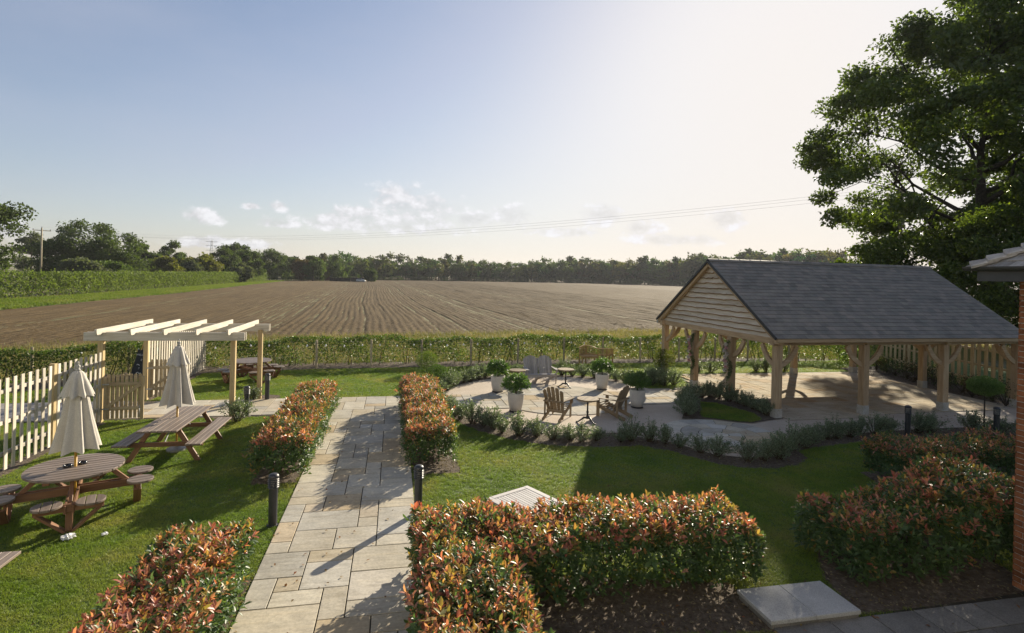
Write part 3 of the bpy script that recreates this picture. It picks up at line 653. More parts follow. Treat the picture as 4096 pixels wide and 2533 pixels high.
for ys, nn in ((-1, nf), (1, nb)):                             # dark verge strip along the gable edge
    a = Vector((xr0-.006, -VO if ys < 0 else PW+VO, ZE)); b_ = Vector((xr0-.006, PW/2, ZR))
    plank('verge', a-nn*.03, b_-nn*.03, .03, .09, 'iron', pv, upv=nn)
    a.x = b_.x = xr0+.05; plank('barge_board', a-nn*.12, b_-nn*.12, .035, .1, 'oak', pv, upv=nn)
# waney-edge boards on the gable that faces the patio
gz0, gh, ng = ZE-.10, .0, 13; gz1 = ZR-.10; gh = (gz1-gz0)/ng; rw = random.Random(4)
for k in range(ng):
    z0, z1 = gz0+k*gh, gz0+(k+1)*gh+.05
    hw = lambda z: (PW/2+.10)*max(0, min(1, (ZR-.02-z)/(ZR-.02-ZE+.06)))
    n = 26; w0, w1 = hw(z0), hw(min(z1, ZR-.06)); b = MB(); lo, hi = [], []
    for i in range(n+1):
        a = -1+2*i/n; ed = (rw.gauss(0, .006)+.007*math.sin(a*7+k*2.1)+.006*math.sin(a*19+k)) if k > 0 else 0
        lo.append((a*w0, z0+ed)); hi.append((a*w1, z1))
    lap = .04
    for i in range(n):
        b.hexa([(-.05-lap, PW/2+lo[i][0], lo[i][1]), (-.05-lap, PW/2+lo[i+1][0], lo[i+1][1]), (-.022-lap, PW/2+lo[i+1][0], lo[i+1][1]), (-.022-lap, PW/2+lo[i][0], lo[i][1])],
               [(-.03, PW/2+hi[i][0], hi[i][1]), (-.03, PW/2+hi[i+1][0], hi[i+1][1]), (-.012, PW/2+hi[i+1][0], hi[i+1][1]), (-.012, PW/2+hi[i][0], hi[i][1])])
    nmain = len(b.f)
    for i in range(n):
        if k: b.hexa([(-.058-lap, PW/2+lo[i][0], lo[i][1]-.004), (-.058-lap, PW/2+lo[i+1][0], lo[i+1][1]-.004), (-.02-lap, PW/2+lo[i+1][0], lo[i+1][1]-.004), (-.02-lap, PW/2+lo[i][0], lo[i][1]-.004)], [(-.054-lap, PW/2+lo[i][0], lo[i][1]+.026), (-.054-lap, PW/2+lo[i+1][0], lo[i+1][1]+.026), (-.02-lap, PW/2+lo[i+1][0], lo[i+1][1]+.026), (-.02-lap, PW/2+lo[i][0], lo[i][1]+.026)])
    c_ = Vector((-.05, PW/2, (z0+z1)/2)); me = b.mesh('waney_board'); rot = Matrix.Rotation(math.pi/2, 4, 'Z')
    me.transform(rot.inverted() @ Matrix.Translation(-c_)); o = link('waney_board', me, 'waney', pv); me.materials.append(M['bark_edge']); me.polygons.foreach_set('material_index', [0 if i_ < nmain else 1 for i_ in range(len(me.polygons))]); o.location = c_; o.rotation_euler = (0, 0, math.pi/2)
MB().hexa([(PL+.02, .1, ZE-.1), (PL+.05, .1, ZE-.1), (PL+.05, PW-.1, ZE-.1), (PL+.02, PW-.1, ZE-.1)], [(PL+.02, PW/2-.02, ZR-.15), (PL+.05, PW/2-.02, ZR-.15), (PL+.05, PW/2+.02, ZR-.15), (PL+.02, PW/2+.02, ZR-.15)]).build('far_gable', 'waney', pv)
for y in (-VO+.02, PW+VO-.1): MB().box(xr0+.02, xr0+.14, y, y+.1, ZE-.17, ZE-.05).build('plate_end', 'galv' if y > 0 else 'oak', pv)

# ------------------------------------------------------------------ pergola
pg = thing('pergola', 'pale timber pergola with five rafters standing over the garden gate', 'pergola', (0, 0, 0))
pp = {'fl': S(-8.17, 17.86), 'bl': S(-8.13, 20.71), 'fr': S(-4.72, 18.05), 'br': S(-4.5, 20.5)}
for k_, p in pp.items(): plank('post', (p.x, p.y, 0), (p.x, p.y, 2.14), .125, .125, 'post_wood', pg, ch=.006)
zb = 2.20
for yb, x0, x1 in ((pp['fl'].y, -7.62, -3.86), (pp['bl'].y-.06, -7.62, -3.76)):
    for dy in (-.085, .085): plank('beam', (x0, yb+dy, zb), (x1, yb+dy+.0, zb), .045, .21, 'pergola_wood', pg)
for i in range(5):
    x = -7.22+i*.752; y0, y1 = pp['fl'].y-.38, pp['bl'].y+.30
    o = plank('rafter', (x, y0+.06, 2.335), (x+.02, y1, 2.335), .045, .15, 'pergola_wood', pg)
    b = MB(); prof = [(y0+.065, 2.41), (y0, 2.41), (y0-.012, 2.375), (y0, 2.33), (y0+.02, 2.285), (y0+.045, 2.262), (y0+.065, 2.262)]
    b.hexa([(x-.0225, y, z) for y, z in prof], [(x+.0225, y, z) for y, z in prof]).build('rafter_tail', 'pergola_wood', pg)

# ------------------------------------------------------------------ picket fences and gates
def picket_run(parent, x, y0, y1, n, hgt, side=1, rails=(.35, .95, 1.55)):
    for k in range(n):
        y = y0+(y1-y0)*(k+.5)/n
        plank('picket', (x+.035*side, y, .04), (x+.035*side, y, hgt+random.uniform(-.006, .006)), .095, .02, 'fence_wood', parent, upv=(1, 0, 0))
    for z in rails: plank('rail', (x+.0*side, y0, z), (x, y1, z), .038, .075, 'fence_wood', parent)
FX = -8.15*K
f1 = thing('picket_fence', 'pale picket fence with square post behind the round table', 'fence', (0, 0, 0))
yp = S(0, 15.55).y; ypf = pp['fl'].y
plank('post', (FX, yp, 0), (FX, yp, 1.83), .11, .11, 'post_wood', f1)
picket_run(f1, FX, yp+.05, ypf-.06, 9, 1.80, 1)
picket_run(f1, FX, yp-2.3, yp-.05, 10, 1.80, 1)
plank('post', (FX, yp-2.36, 0), (FX, yp-2.36, 1.83), .11, .11, 'post_wood', f1)
f2 = thing('picket_fence', 'pale picket fence running from the pergola back to the hedge', 'fence', (0, 0, 0))
yb0, yb1 = pp['bl'].y+.06, S(0, 26.7).y
picket_run(f2, FX, yb0, yb1, 28, 1.80, 1)
for a in (.30, .62, .98): plank('post', (FX-.07, yb0+(yb1-yb0)*a, 0), (FX-.07, yb0+(yb1-yb0)*a, 1.84), .11, .11, 'post_wood', f2)
def gate(label, loc, rz, w, hgt, n, flip=1):
    g = thing('picket_gate', label, 'gate', loc, rz)
    pk = MB(); pr = [(-.036, 0), (.036, 0), (.036, hgt-.03), (.025, hgt-.008), (0, hgt), (-.025, hgt-.008), (-.036, hgt-.03)]
    pk.hexa([(x, -.01, z) for x, z in pr], [(x, .01, z) for x, z in pr]); pm = pk.mesh('picket'); pm.materials.append(M['gate_wood'])
    for k in range(n):
        o = bpy.data.objects.new('picket', pm); C.objects.link(o); o.parent = g; o.location = (.09+(w-.16)*k/(n-1), .035, .08)
    plank('stile', (.03, 0, .08), (.03, 0, hgt), .045, .07, 'gate_wood', g, upv=(1, 0, 0)); plank('stile', (w, 0, .05), (w, 0, hgt+.02), .045, .07, 'gate_wood', g, upv=(1, 0, 0))
    plank('rail', (.0, 0, .34), (w, 0, .34), .045, .085, 'gate_wood', g); plank('rail', (0, 0, hgt-.17), (w, 0, hgt-.17), .045, .085, 'gate_wood', g)
    a, b = ((.06, -.03, .38), (w-.04, -.03, hgt-.19)) if flip > 0 else ((.06, -.03, .38), (w-.04, -.03, hgt-.19))
    plank('diagonal_brace', a, b, .03, .085, 'gate_wood', g)
    for z in (.34, hgt-.17): MB().box(-.045, .12, -.034, -.026, z-.018, z+.018).build('hinge', 'galv', g)
    MB().tube([(w-.05, -.045, .0), (w-.05, -.045, .42)], .009, 6).build('drop_bolt', 'galv', g, smooth=True)
    return g
g1 = G(567, 1683); gl = Vector((pp['fl'].x+.09, pp['fl'].y-.02, 0)); d_ = g1-gl
gate('picket gate leaf standing open in front of the paved path', gl, math.atan2(d_.y, d_.x), d_.length, 1.14, 8)
gate('picket gate leaf hinged on the far pergola post behind the parasol', (pp['bl'].x+.09, pp['bl'].y-.06, 0), .16, .95, 1.14, 8)

# ------------------------------------------------------------------ hit-and-miss fence on the right, beyond the pavilion
f3 = thing('timber_fence', 'warm timber fence of staggered upright boards behind the pavilion', 'fence', (0, 0, 0))
fa, fb = S(27.2, 26.2), S(23.9, 15.2); dfe = (fb-fa); Lf = dfe.length; dfe.normalize(); nfe = Vector((dfe.y, -dfe.x, 0))
nb_ = 58
for k in range(nb_):
    p = fa+dfe*(Lf*(k+.5)/nb_)+nfe*(.035 if k % 2 else -.035)
    plank('board', (p.x, p.y, .05), (p.x, p.y, 1.86), .115, .02, 'post_wood', f3, upv=tuple(nfe))
for z in (.4, 1.0, 1.6): plank('rail', fa+Vector((0, 0, z)), fb+Vector((0, 0, z)), .04, .08, 'post_wood', f3)
for k in range(6): p = fa+dfe*Lf*k/5; plank('post', (p.x-nfe.x*.07, p.y-nfe.y*.07, 0), (p.x-nfe.x*.07, p.y-nfe.y*.07, 1.9), .1, .1, 'post_wood', f3)

# ------------------------------------------------------------------ brick house at the right edge: west wall, its far corner, eaves and hip roof
hs = thing('brick_house', 'corner of a red brick house with wooden shingle roof at the right edge', 'house', (0, 0, 0))
hx, hy = 9.23*K, 6.5*K
wl = MB(); wl.box(hx+.012, hx+1.5, -3.0, hy-.012, 0, 4.12); wl.build('wall', 'mortar', hs)
MB().box(-16, hx+6, -3.4, -3.0, 0, 8.2).build('added_bounce_front', simple('bounce_cream', [(.3, (.68, .65, .59)), (.7, (.77, .745, .69))], 6, .9, .3, .01, fine=8), hs)  # unseen house front behind the camera, added and kept pale to bounce sunlight
bm_ = plank_mesh(.2125, .1, .065, 'brick', .003); bh_ = plank_mesh(.1025, .1, .065, 'brick', .003)
def brick(me, x, y, z, rz):
    o = bpy.data.objects.new('brick', me); C.objects.link(o); o.parent = hs; o.location = (x, y, z); o.rotation_euler = (0, 0, rz); return o
for k in range(55):
    z = .05+k*.075; y = hy-.0
    me_, L_ = (bh_, .1025) if k % 2 else (bm_, .2125)
    brick(me_, hx+.051, y-L_/2, z, math.pi/2); brick(bm_, hx+.051, y-L_-.01-.2125/2, z, math.pi/2); brick(bm_, hx+.051, y-L_-.02-.2125*1.5, z, math.pi/2)
o_ = .31; ex, ey, ez = hx-o_, hy+o_, 4.2
MB().box(ex+.02, hx+1.5, 1.0, ey-.02, ez-.09, ez-.075).build('soffit', 'gutter', hs)
MB().box(ex, ex+.022, 1.0, ey, ez-.11, ez+.07).build('fascia', 'gutter', hs)
MB().box(ex+.022, hx+1.5, ey-.022, ey, ez-.11, ez+.07).build('fascia', 'gutter', hs)
gt = [(math.cos(a)*.058, math.sin(a)*.058) for a in [math.pi+math.pi*i/10 for i in range(11)]]; gt += [(x*.9, z*.9) for x, z in gt[::-1]]
MB().hexa([(ex-.06+x, 1.0, ez+.085+z) for x, z in gt], [(ex-.06+x, ey+.12, ez+.085+z) for x, z in gt]).build('gutter', 'gutter', hs)
MB().hexa([(ex-.10, ey+.06+x, ez+.085+z) for x, z in gt], [(hx+1.5, ey+.06+x, ez+.085+z) for x, z in gt]).build('gutter', 'gutter', hs)
pit = math.tan(R(33)); rf = MB(); rx = 3.2
rf.add([(ex-.05, 1.0, ez+.06), (ex-.05, ey+.05, ez+.06), (hx+1.5, ey+.05, ez+.06), (hx+1.5, ey-1.85, ez+.06+1.9*pit), (hx+1.5, 1.0, ez+.06+1.9*pit)], [(0, 1, 3, 4), (1, 2, 3), ])
roof = rf.build('roof', 'shingle', hs)
rsh = random.Random(8); up1 = Vector((1, 0, pit)).normalized(); n1 = Vector((-pit, 0, 1)).normalized()
for c_ in range(9):
    e = Vector((ex-.07, 0, ez+.055))+up1*(.15*c_); ylim = ey+.06-(.15*c_)*up1.x
    y = ylim
    while y > ylim-1.9:
        w = rsh.uniform(.09, .2); lift = .03+rsh.uniform(0, .014)
        a = [Vector((e.x, y, e.z)), Vector((e.x, y-w+.006, e.z))]
        if y == ylim: a[0].y = y+.03
        tops = [p+up1*.32 for p in a]
        if y == ylim: tops[0].y -= .25
        MB().hexa([p+n1*(lift-.014) for p in (a[0], a[1], tops[1], tops[0])], [a[0]+n1*lift, a[1]+n1*lift, tops[1]+n1*.014, tops[0]+n1*.014]).build('shingle', 'shingle', roof)
        y -= w
for c_ in range(9):                                            # hip cap shingles
    t_ = .15*c_*up1.x; p = Vector((ex-.06+t_, ey+.06-t_, ez+.075+t_*pit)); q = p+Vector((.2, -.2, .2*pit)); s1 = Vector((.1, .1, .0))
    z_ = lambda v, h_: v+Vector((0, 0, h_))
    MB().hexa([z_(p-s1*1.3, -.02), z_(p+s1*.3, .055), z_(q+s1*.3, .0), z_(q-s1*1.3, -.05)], [z_(p-s1*1.3, .015), z_(p+s1*.3, .09), z_(q+s1*.3, .02), z_(q-s1*1.3, -.03)]).build('shingle', 'shingle', roof)
# ------------------------------------------------------------------ picnic tables
def strip_disc(R0, n, gap, th, name, mat, parent, c=(0, 0, 0), ang=0.):
    """boards sawn to a disc; each board one object, grain along it"""
    w = 2*R0/n
    for k in range(n):
        y0, y1 = -R0+k*w+gap/2, -R0+(k+1)*w-gap/2
        pts = []
        for y in [y0+(y1-y0)*i/4 for i in range(5)]: pts.append((math.sqrt(max(R0*R0-y*y, .0004)), y))
        poly = pts+[(-x, y) for x, y in pts[::-1]]
        yc = (y0+y1)/2; o = MB().prism([(x, y-yc) for x, y in poly], -th/2, th/2).build(name, mat, parent, bevel=.004)
        o.location = (c[0]-math.sin(ang)*yc, c[1]+math.cos(ang)*yc, c[2]); o.rotation_euler = (0, 0, ang)
def round_table(label, loc, arm_ang, board_ang):
    t = thing('round_picnic_table', label, 'picnic table', loc, 0, 'round picnic tables on the lawn')
    strip_disc(.66, 11, .016, .035, 'top_board', 'picnic', t, (0, 0, .715), board_ang)
    for k in range(4):
        a = arm_ang+k*math.pi/2; d = Vector((math.cos(a), math.sin(a), 0)); n = Vector((-d.y, d.x, 0))
        for s in (-1, 1): plank('arm', d*.06+n*s*.05+up*.36, d*.92+n*s*.05+up*.36, .03, .12, 'picnic_leg', t)
        plank('cross_bearer', d*.86-n*.42+up*.375, d*.86+n*.42+up*.375, .04, .11, 'picnic_leg', t)
        for s in (-1, 1):
            plank('strut', d*.84+n*s*.03+up*.0, d*.84+n*s*.40+up*.34, .04, .11, 'picnic_leg', t, upv=tuple(d))
        plank('leg', d*.84+up*.0, d*.84+up*.43, .09, .045, 'picnic_leg', t, upv=tuple(d))
        plank('top_strut', d*.70+up*.38, d*.40+up*.69, .07, .05, 'picnic_leg', t, upv=tuple(n))
        for s in (-1, 1):
            c = d*.88+n*s*.26; strip_disc(.19, 3, .012, .035, 'seat_board', 'picnic', t, (c.x, c.y, .44), a+math.pi/2*0+board_ang*0+(0 if k % 2 else 0))
    for s in (-1, 1):
        b_ = Vector((math.cos(board_ang), math.sin(board_ang), 0)); n = Vector((-b_.y, b_.x, 0)); plank('top_batten', b_*s*.3-n*.55+up*.67, b_*s*.3+n*.55+up*.67, .09, .045, 'picnic_leg', t)
    return t
tc1 = G(302, 1866, .73); a1 = G(562, 1898, .44)-tc1; a2 = G(322, 2025, .44)-tc1
t1 = round_table('round brown picnic table with eight seats and black ashtrays, parasol through it', (tc1.x, tc1.y, 0), math.atan2(a1.y, a1.x), R(21))
tc2 = G(1007, 1441, .73); round_table('round brown picnic table on the lawn in front of the far hedge', (tc2.x, tc2.y, 0), R(35), R(-8))
def rect_table(label, loc, rz, L=2.05, W=.74, group=None):
    t = thing('picnic_bench_table', label, 'picnic table', loc, rz, group)
    for k in range(6):
        x = -W/2+W*(k+.5)/6; plank('top_board', (x, -L/2, .715), (x, L/2, .715), W/6-.015, .035, 'picnic', t)
    for s in (-1, 1):
        for k in range(3): x = s*(.56+.1*k); plank('seat_board', (x, -L/2, .44), (x, L/2, .44), .092, .035, 'picnic', t)
        y = s*(L/2-.32)
        plank('cross_bearer', (-.75, y, .375), (.75, y, .375), .045, .09, 'picnic_leg', t); plank('top_bearer', (-.34, y, .66), (.34, y, .66), .045, .07, 'picnic_leg', t)
        for q in (-1, 1): plank('leg', (q*.66, y+.045, 0), (q*.24, y+.045, .69), .045, .095, 'picnic_leg', t)
        plank('brace', (0, y-s*.03, .64), (0, y-s*.62, .66), .04, .06, 'picnic_leg', t)
        plank('stay', (.02, y-s*.04, .40), (.02, y-s*.45, .69), .02, .03, 'galv', t)
    return t
q = [G(540, 1726, .73), G(711, 1726, .73), G(846, 1625, .73), G(715, 1625, .73)]; cc_ = sum(q, Vector())/4; ax = (q[2]+q[3]-q[0]-q[1]); 
rect_table('long brown picnic table with benches, parasol through it, beside the paved path', (cc_.x, cc_.y, 0), math.atan2(ax.y, ax.x)-math.pi/2, L=ax.length/2)
c3 = G(86, 2204, .455); rect_table('brown picnic table whose bench end shows at the lower left edge', (c3.x-.81, c3.y-1.02, 0), R(0))
# pale slatted table partly hidden by the red hedge
qa, qb, qc = G(2110, 1943, .72), G(1962, 1998, .72), G(2273, 2019, .72); u1, u2 = (qc-qa), (qb-qa)
wt = thing('slatted_table', 'pale grey slatted square table behind the red leaved hedge', 'table', (qa.x, qa.y, 0), math.atan2(u1.y, u1.x))
wl_, ww_ = u1.length, .82
for y in (-.045, -ww_+.045): plank('frame_rail', (0, y, .71), (wl_, y, .71), .085, .03, 'white_wood', wt)
for x in (.045, wl_-.045): plank('frame_rail', (x, -.09, .7102), (x, -ww_+.09, .7102), .085, .03, 'white_wood', wt)
nsl = 12
for k in range(nsl): y = -.09-(ww_-.18)*(k+.5)/nsl; plank('slat', (.09, y, .709), (wl_-.09, y, .709), (ww_-.18)/nsl-.007, .022, 'white_wood', wt)
for x in (.07, wl_-.07):
    for y in (-.07, -ww_+.07): plank('leg', (x, y, 0), (x, y, .694), .06, .06, 'white_wood', wt)

# ------------------------------------------------------------------ closed parasols
def pleats(prof, npl, depth, nth=96, seed=1, spiral=0.):
    r = random.Random(seed); ph = [r.uniform(-.25, .25) for _ in range(npl)]; am = [r.uniform(.6, 1.3) for _ in range(npl)]
    V, F = [], []; m_ = len(prof)
    for i, (rad, z, dp) in enumerate(prof):
        for j in range(nth):
            a = 2*math.pi*j/nth; k = a/(2*math.pi)*npl; ii = int(k) % npl; fr = k-int(k)+ph[ii]*math.sin(math.pi*(k-int(k)))
            w = math.sin(math.pi*min(max(fr, 0), 1)); rr = rad*(1-dp*depth*am[ii]*(w**1.6)); zz = z-(.035*dp*(1-w) if i == m_-1 else 0)
            aa = a+spiral*(1-z)
            V.append((rr*math.cos(aa), rr*math.sin(aa), zz))
    for i in range(m_-1):
        for j in range(nth): F.append((i*nth+j, i*nth+(j+1) % nth, (i+1)*nth+(j+1) % nth, (i+1)*nth+j))
    return V, F
def parasol(label, loc, seed, base):
    t = thing('closed_parasol', label, 'parasol', loc, seed*.7, 'closed parasols')
    V, F = pleats([(.05, 2.25, .2), (.13, 1.95, .5), (.17, 1.80, .8), (.23, 1.50, .9), (.29, 1.25, 1.0), (.355, 1.04, 1.1)], 8, .42, seed=seed)
    link('canopy', npmesh('canopy', V, F, smooth=True), 'canvas', t)
    V, F = pleats([(.045, 2.285, .1), (.085, 2.25, .3), (.14, 2.12, .7), (.19, 2.00, 1.), (.245, 1.90, 1.1)], 9, .30, seed=seed+5)
    link('vent_cap', npmesh('vent_cap', V, F, smooth=True), 'canvas', t)
    MB().lathe([(.0, 2.44), (.014, 2.435), (.016, 2.40), (.010, 2.385), (.03, 2.37), (.036, 2.35), (.02, 2.32), (.034, 2.31), (.04, 2.285), (.02, 2.27)], 14).build('finial', 'finial', t, smooth=True)
    MB().lathe([(.019, .98), (.019, 1.2)], 12).build('upper_pole', 'pole_white', t, smooth=True)
    MB().lathe([(.021, .03), (.021, .985)], 12).build('pole', 'pole_ochre', t, smooth=True)
    if base: MB().lathe([(.20, .0), (.20, .045), (.17, .06), (.04, .075), (.03, .16), (0.022, .16)], 24).build('base', 'galv', t)
    return t
parasol('cream closed parasol standing in the round table with ashtrays', (tc1.x, tc1.y, 0), 1, False)
pq = G(709, 1668, .73); parasol('cream closed parasol standing in the long picnic table', (pq.x, pq.y, 0), 3, True)
for i, (px, py) in enumerate(((271, 1860), (331, 1848))):
    p = G(px, py, .76); t = tag(MB().lathe([(.062, .0), (.066, .012), (.064, .03), (.05, .036), (.044, .03), (.046, .012), (.0, .008)], 22).build('ashtray', 'ashtray', smooth=True), 'black round ashtray %s of the parasol pole on the table' % ('left', 'right')[i], 'ashtray', 'ashtrays on the round table'); t.location = (p.x, p.y, .7335)

# ------------------------------------------------------------------ bollard lights
def bollard(label, loc, hgt=.82):
    t = thing('bollard_light', label, 'bollard', loc, 0, 'bollard lights along the paths')
    MB().lathe([(.085, .012), (.085, .022), (.066, .024), (.066, hgt-.21)], 20).build('post', 'bollard', t, smooth=False)
    MB().lathe([(.05, hgt-.22), (.05, hgt-.06)], 16).build('diffuser', 'frosted', t, smooth=True)
    MB().lathe([(.082, hgt-.065), (.082, hgt-.05), (.075, hgt-.025), (.055, hgt-.006), (.02, hgt+.003), (.001, hgt+.004)], 20).build('dome', 'bollard', t, smooth=True)
    for k in range(5): z = hgt-.215+k*.03; MB().lathe([(.055, z+.012), (.084, z), (.087, z+.004), (.058, z+.017)], 20, caps=False).build('louvre', 'bollard', t, smooth=True)
    return t
b2 = Vector((-2.8165+2.41*math.sin(R(29)), 8.1475+2.41*math.cos(R(29)), 0))       # found from its shadow on the path
b2g = Vector((b2.x*math.cos(YAW)+b2.y*math.sin(YAW), -b2.x*math.sin(YAW)+b2.y*math.cos(YAW), 0))*K
for lb, p in (('dark bollard light on the lawn left of the path, nearest the camera', G(1090, 2104)), ('dark bollard light right of the path in front of the far red hedge', b2g),
              ('dark bollard light beside the near right pergola post', G(985, 1665)), ('dark bollard light beside the far right pergola post', G(1068, 1600)),
              ('dark bollard light among low shrubs in front of the pavilion', G(3630, 1745)), ('dark bollard light beside the clipped standard tree near the house', G(3985, 1750))):
    bollard(lb, (p.x, p.y, 0))

# ------------------------------------------------------------------ seats on the round patio
def fan_back(t, mat, x0, w, n, y0, z0, y1, z1, round_h):
    for k in range(n):
        a = (k-(n-1)/2)/((n-1)/2); xb = x0+a*w*.36; xt = x0+a*w*.46; f = 1-(a*a)*round_h
        p0, p1 = Vector((xb, y0, z0)), Vector((xt, y0+(y1-y0)*f, z0+(z1-z0)*f)); d = (p1-p0)
        bw = w/n*.93; L = d.length; m_ = MB(); pr = [(-L/2, -bw*.42), (L/2-.02-.045*max(0, -a), -bw/2), (L/2-.006-.02*max(0, -a), -bw*.3), (L/2-.002, 0), (L/2-.006-.02*max(0, a), bw*.3), (L/2-.02-.045*max(0, a), bw/2), (-L/2, bw*.42)]
        m_.hexa([(x, y, -.009) for x, y in pr], [(x, y, .009) for x, y in pr]); o = m_.build('back_slat', mat, t)
        d.normalize(); sx = Vector((1, 0, 0)); sx = (sx-d*sx.dot(d)).normalized(); nz = d.cross(sx); mm = Matrix.Identity(4)
        for i in range(3): mm[i][0], mm[i][1], mm[i][2] = d[i], sx[i], nz[i]
        mm.translation = (p0+p1)/2; o.matrix_local = mm
def adirondack(label, loc, rz, mat, seats=1, group=None, name='adirondack_chair', cat='chair'):
    t = thing(name, label, cat, loc, rz, group); sw_ = .52*seats+(.04 if seats > 1 else 0); hx_ = sw_/2+.01
    for k in range(6):
        a = k/5; y = .27-.46*a; z = .375-.145*a; plank('seat_slat', (-sw_/2, y, z), (sw_/2, y, z), .078, .02, mat, t, upv=(0, .3, 1))
    if seats > 1: plank('apron', (-sw_/2, .315, .32), (sw_/2, .315, .32), .022, .10, mat, t)
    for s in ((-1, 1) if seats == 1 else (-1, -.05, .05, 1)): plank('stringer', (s*(hx_-.03), .31, .335), (s*(hx_-.03), -.60, .035), .024, .11, mat, t)
    for s in (-1, 1):
        plank('front_leg', (s*hx_, .25, 0), (s*hx_, .25, .53), .10 if seats == 1 else .05, .028, mat, t, upv=(1, 0, 0))
        plank('rear_post', (s*hx_, -.36, .06), (s*hx_, -.36, .53), .07, .028, mat, t, upv=(1, 0, 0))
        b = MB(); pr = [(.36, -.05), (.38, 0), (.36, .07), (.28, .085), (.1, .07), (-.2, .03), (-.47, .015), (-.48, -.03), (-.2, -.04), (.28, -.055)]
        b.hexa([(s*(hx_+x), y, .535) for y, x in pr], [(s*(hx_+x), y, .557) for y, x in pr]).build('arm', mat, t)
        plank('arm_bracket', (s*(hx_+.03), .25, .40), (s*(hx_+.045), .25, .53), .05, .03, mat, t)
    plank('lower_back_rail', (-hx_, -.235, .24), (hx_, -.235, .24), .03, .07, mat, t)
    plank('upper_back_rail', (-hx_-.0, -.415, .545), (hx_+.0, -.415, .545), .05, .05, mat, t)
    for s in range(seats): fan_back(t, mat, (s-(seats-1)/2)*.55, .56, 7 if seats > 1 else 5, -.19, .2, -.52, .97, .13)
    return t
adirondack('weathered grey adirondack loveseat with two fan backs facing the camera', S(6.13, 22.45), math.pi, 'grey_teak', 2, None, 'adirondack_loveseat', 'loveseat')
z56 = lambda x, y: (2050+x/4.445, 1480+y/4.445)
def chair_at(rear_l, rear_r, facing, label):
    a, b = G(*rear_l), G(*rear_r); c = (a+b)/2; f = Vector(facing).normalized(); p = c+Vector((f.x, f.y, 0))*.60
    return adirondack(label, (p.x, p.y, 0), math.atan2(-f.x, f.y), 'aged_teak', 1, 'brown adirondack chairs on the round patio')
chair_at(z56(525, 915), z56(820, 960), (.62, .78, 0), 'brown adirondack chair with its back to the camera, left of bistro table')
chair_at(z56(1990, 925), z56(2150, 860), (-.64, .77, 0), 'brown adirondack chair seen from its side, right of the bistro table')
def bistro(label, loc, rz):
    t = thing('bistro_table', label, 'table', loc, rz, 'round bistro tables on the patio')
    strip_disc(.30, 6, .002, .026, 'top_board', 'aged_teak', t, (0, 0, .665)); MB().lathe([(.285, .635), (.295, .652), (.295, .640)], 28).build('edge_rim', 'aged_teak', t)
    MB().lathe([(.11, .63), (.11, .638), (.03, .62), (.024, .55), (.030, .53), (.022, .50), (.024, .34), (.038, .30), (.026, .27), (.030, .19), (.048, .15), (.04, .12), (.02, .11)], 14).build('column', 'iron', t, smooth=True)
    for k in range(3):
        a = 2*math.pi*k/3; d = Vector((math.cos(a), math.sin(a), 0)); pts = [d*.02+up*.15, d*.10+up*.15, d*.18+up*.09, d*.25+up*.045, d*.285+up*.03]
        MB().tube(pts, [.03, .03, .022, .018, .022], 8).build('foot', 'iron', t, smooth=True); c = d*.292
        MB().lathe([(.004, .0), (.028, .006), (.032, .03), (.022, .05), (.004, .055)], 10, (c.x, c.y, 0)).build('claw', 'iron', t, smooth=True)
for lb, (px, py), rz in (('round bistro table between the two brown adirondack chairs', z56(1340, 505), .9), ('round bistro table on the right of the grey loveseat', (2050+1160/5.433, 1360+630/5.433), .9), ('round bistro table on the left of the grey loveseat', (2050+110/5.433, 1360+648/5.433), .5)):
    p = G(px, py, .68); bistro(lb, (p.x, p.y, 0), rz)
# S-shaped teak bench by the hedge
bt = thing('curved_bench', 'honey teak s-curved bench on grass in front of the hedge', 'bench', S(10.35, 26.95), R(2))
HB = .82
def sc(x): return .24*math.sin(math.pi*x/HB)*(-1)
for k in range(37):
    x = -HB+2*HB*k/36; y = sc(x); zt = .80 if x < 0 else .72
    zt = .70+.09*(0.5-0.5*math.tanh(x*6))+.05*math.sin(math.pi*(abs(x)/HB))
    if k % 9: plank('back_slat', (x, y, .45), (x, y, zt), .022, .012, 'teak', bt, upv=(0, 1, 0))
rail = [(x, sc(x), .715+.09*(.5-.5*math.tanh(x*6))+.05*math.sin(math.pi*abs(x)/HB)) for x in [-HB-.03+2*(HB+.03)*i/40 for i in range(41)]]
b = MB()
for i in range(40): b.beam(rail[i], rail[i+1], .06, .035)
b.build('top_rail', 'teak', bt)
b = MB(); lowr = [(x, sc(x), .47) for x in [-HB+2*HB*i/40 for i in range(41)]]
for i in range(40): b.beam(lowr[i], lowr[i+1], .035, .045)
b.build('lower_rail', 'teak', bt)
for half, sg in ((-1, -1), (1, 1)):                          # the two seats lie on opposite sides of the back
    for k in range(11):
        x = half*(.06+(HB-.1)*k/10); y0 = sc(x); y1 = sg*.30
        plank('seat_slat', (x, y0-.0, .435), (x, y1, .435), .06, .018, 'teak', bt)
    b = MB(); fr = [(half*(.02+(HB-.0)*i/8), sg*(.30+.03*math.sin(math.pi*i/8)), .40) for i in range(9)]
    for i in range(8): b.beam(fr[i], fr[i+1], .03, .07)
    b.build('seat_rail', 'teak', bt)
for (x, y, zt) in ((-HB, sc(-HB), .75), (HB, sc(HB), .68), (-.41, .24, .84), (.41, -.24, .76), (-HB+.03, -.29, .43), (HB-.03, .29, .43), (-.05, -.30, .43), (.05, .30, .43)):
    plank('leg', (x, y, 0), (x, y, zt), .05, .05, 'teak', bt)

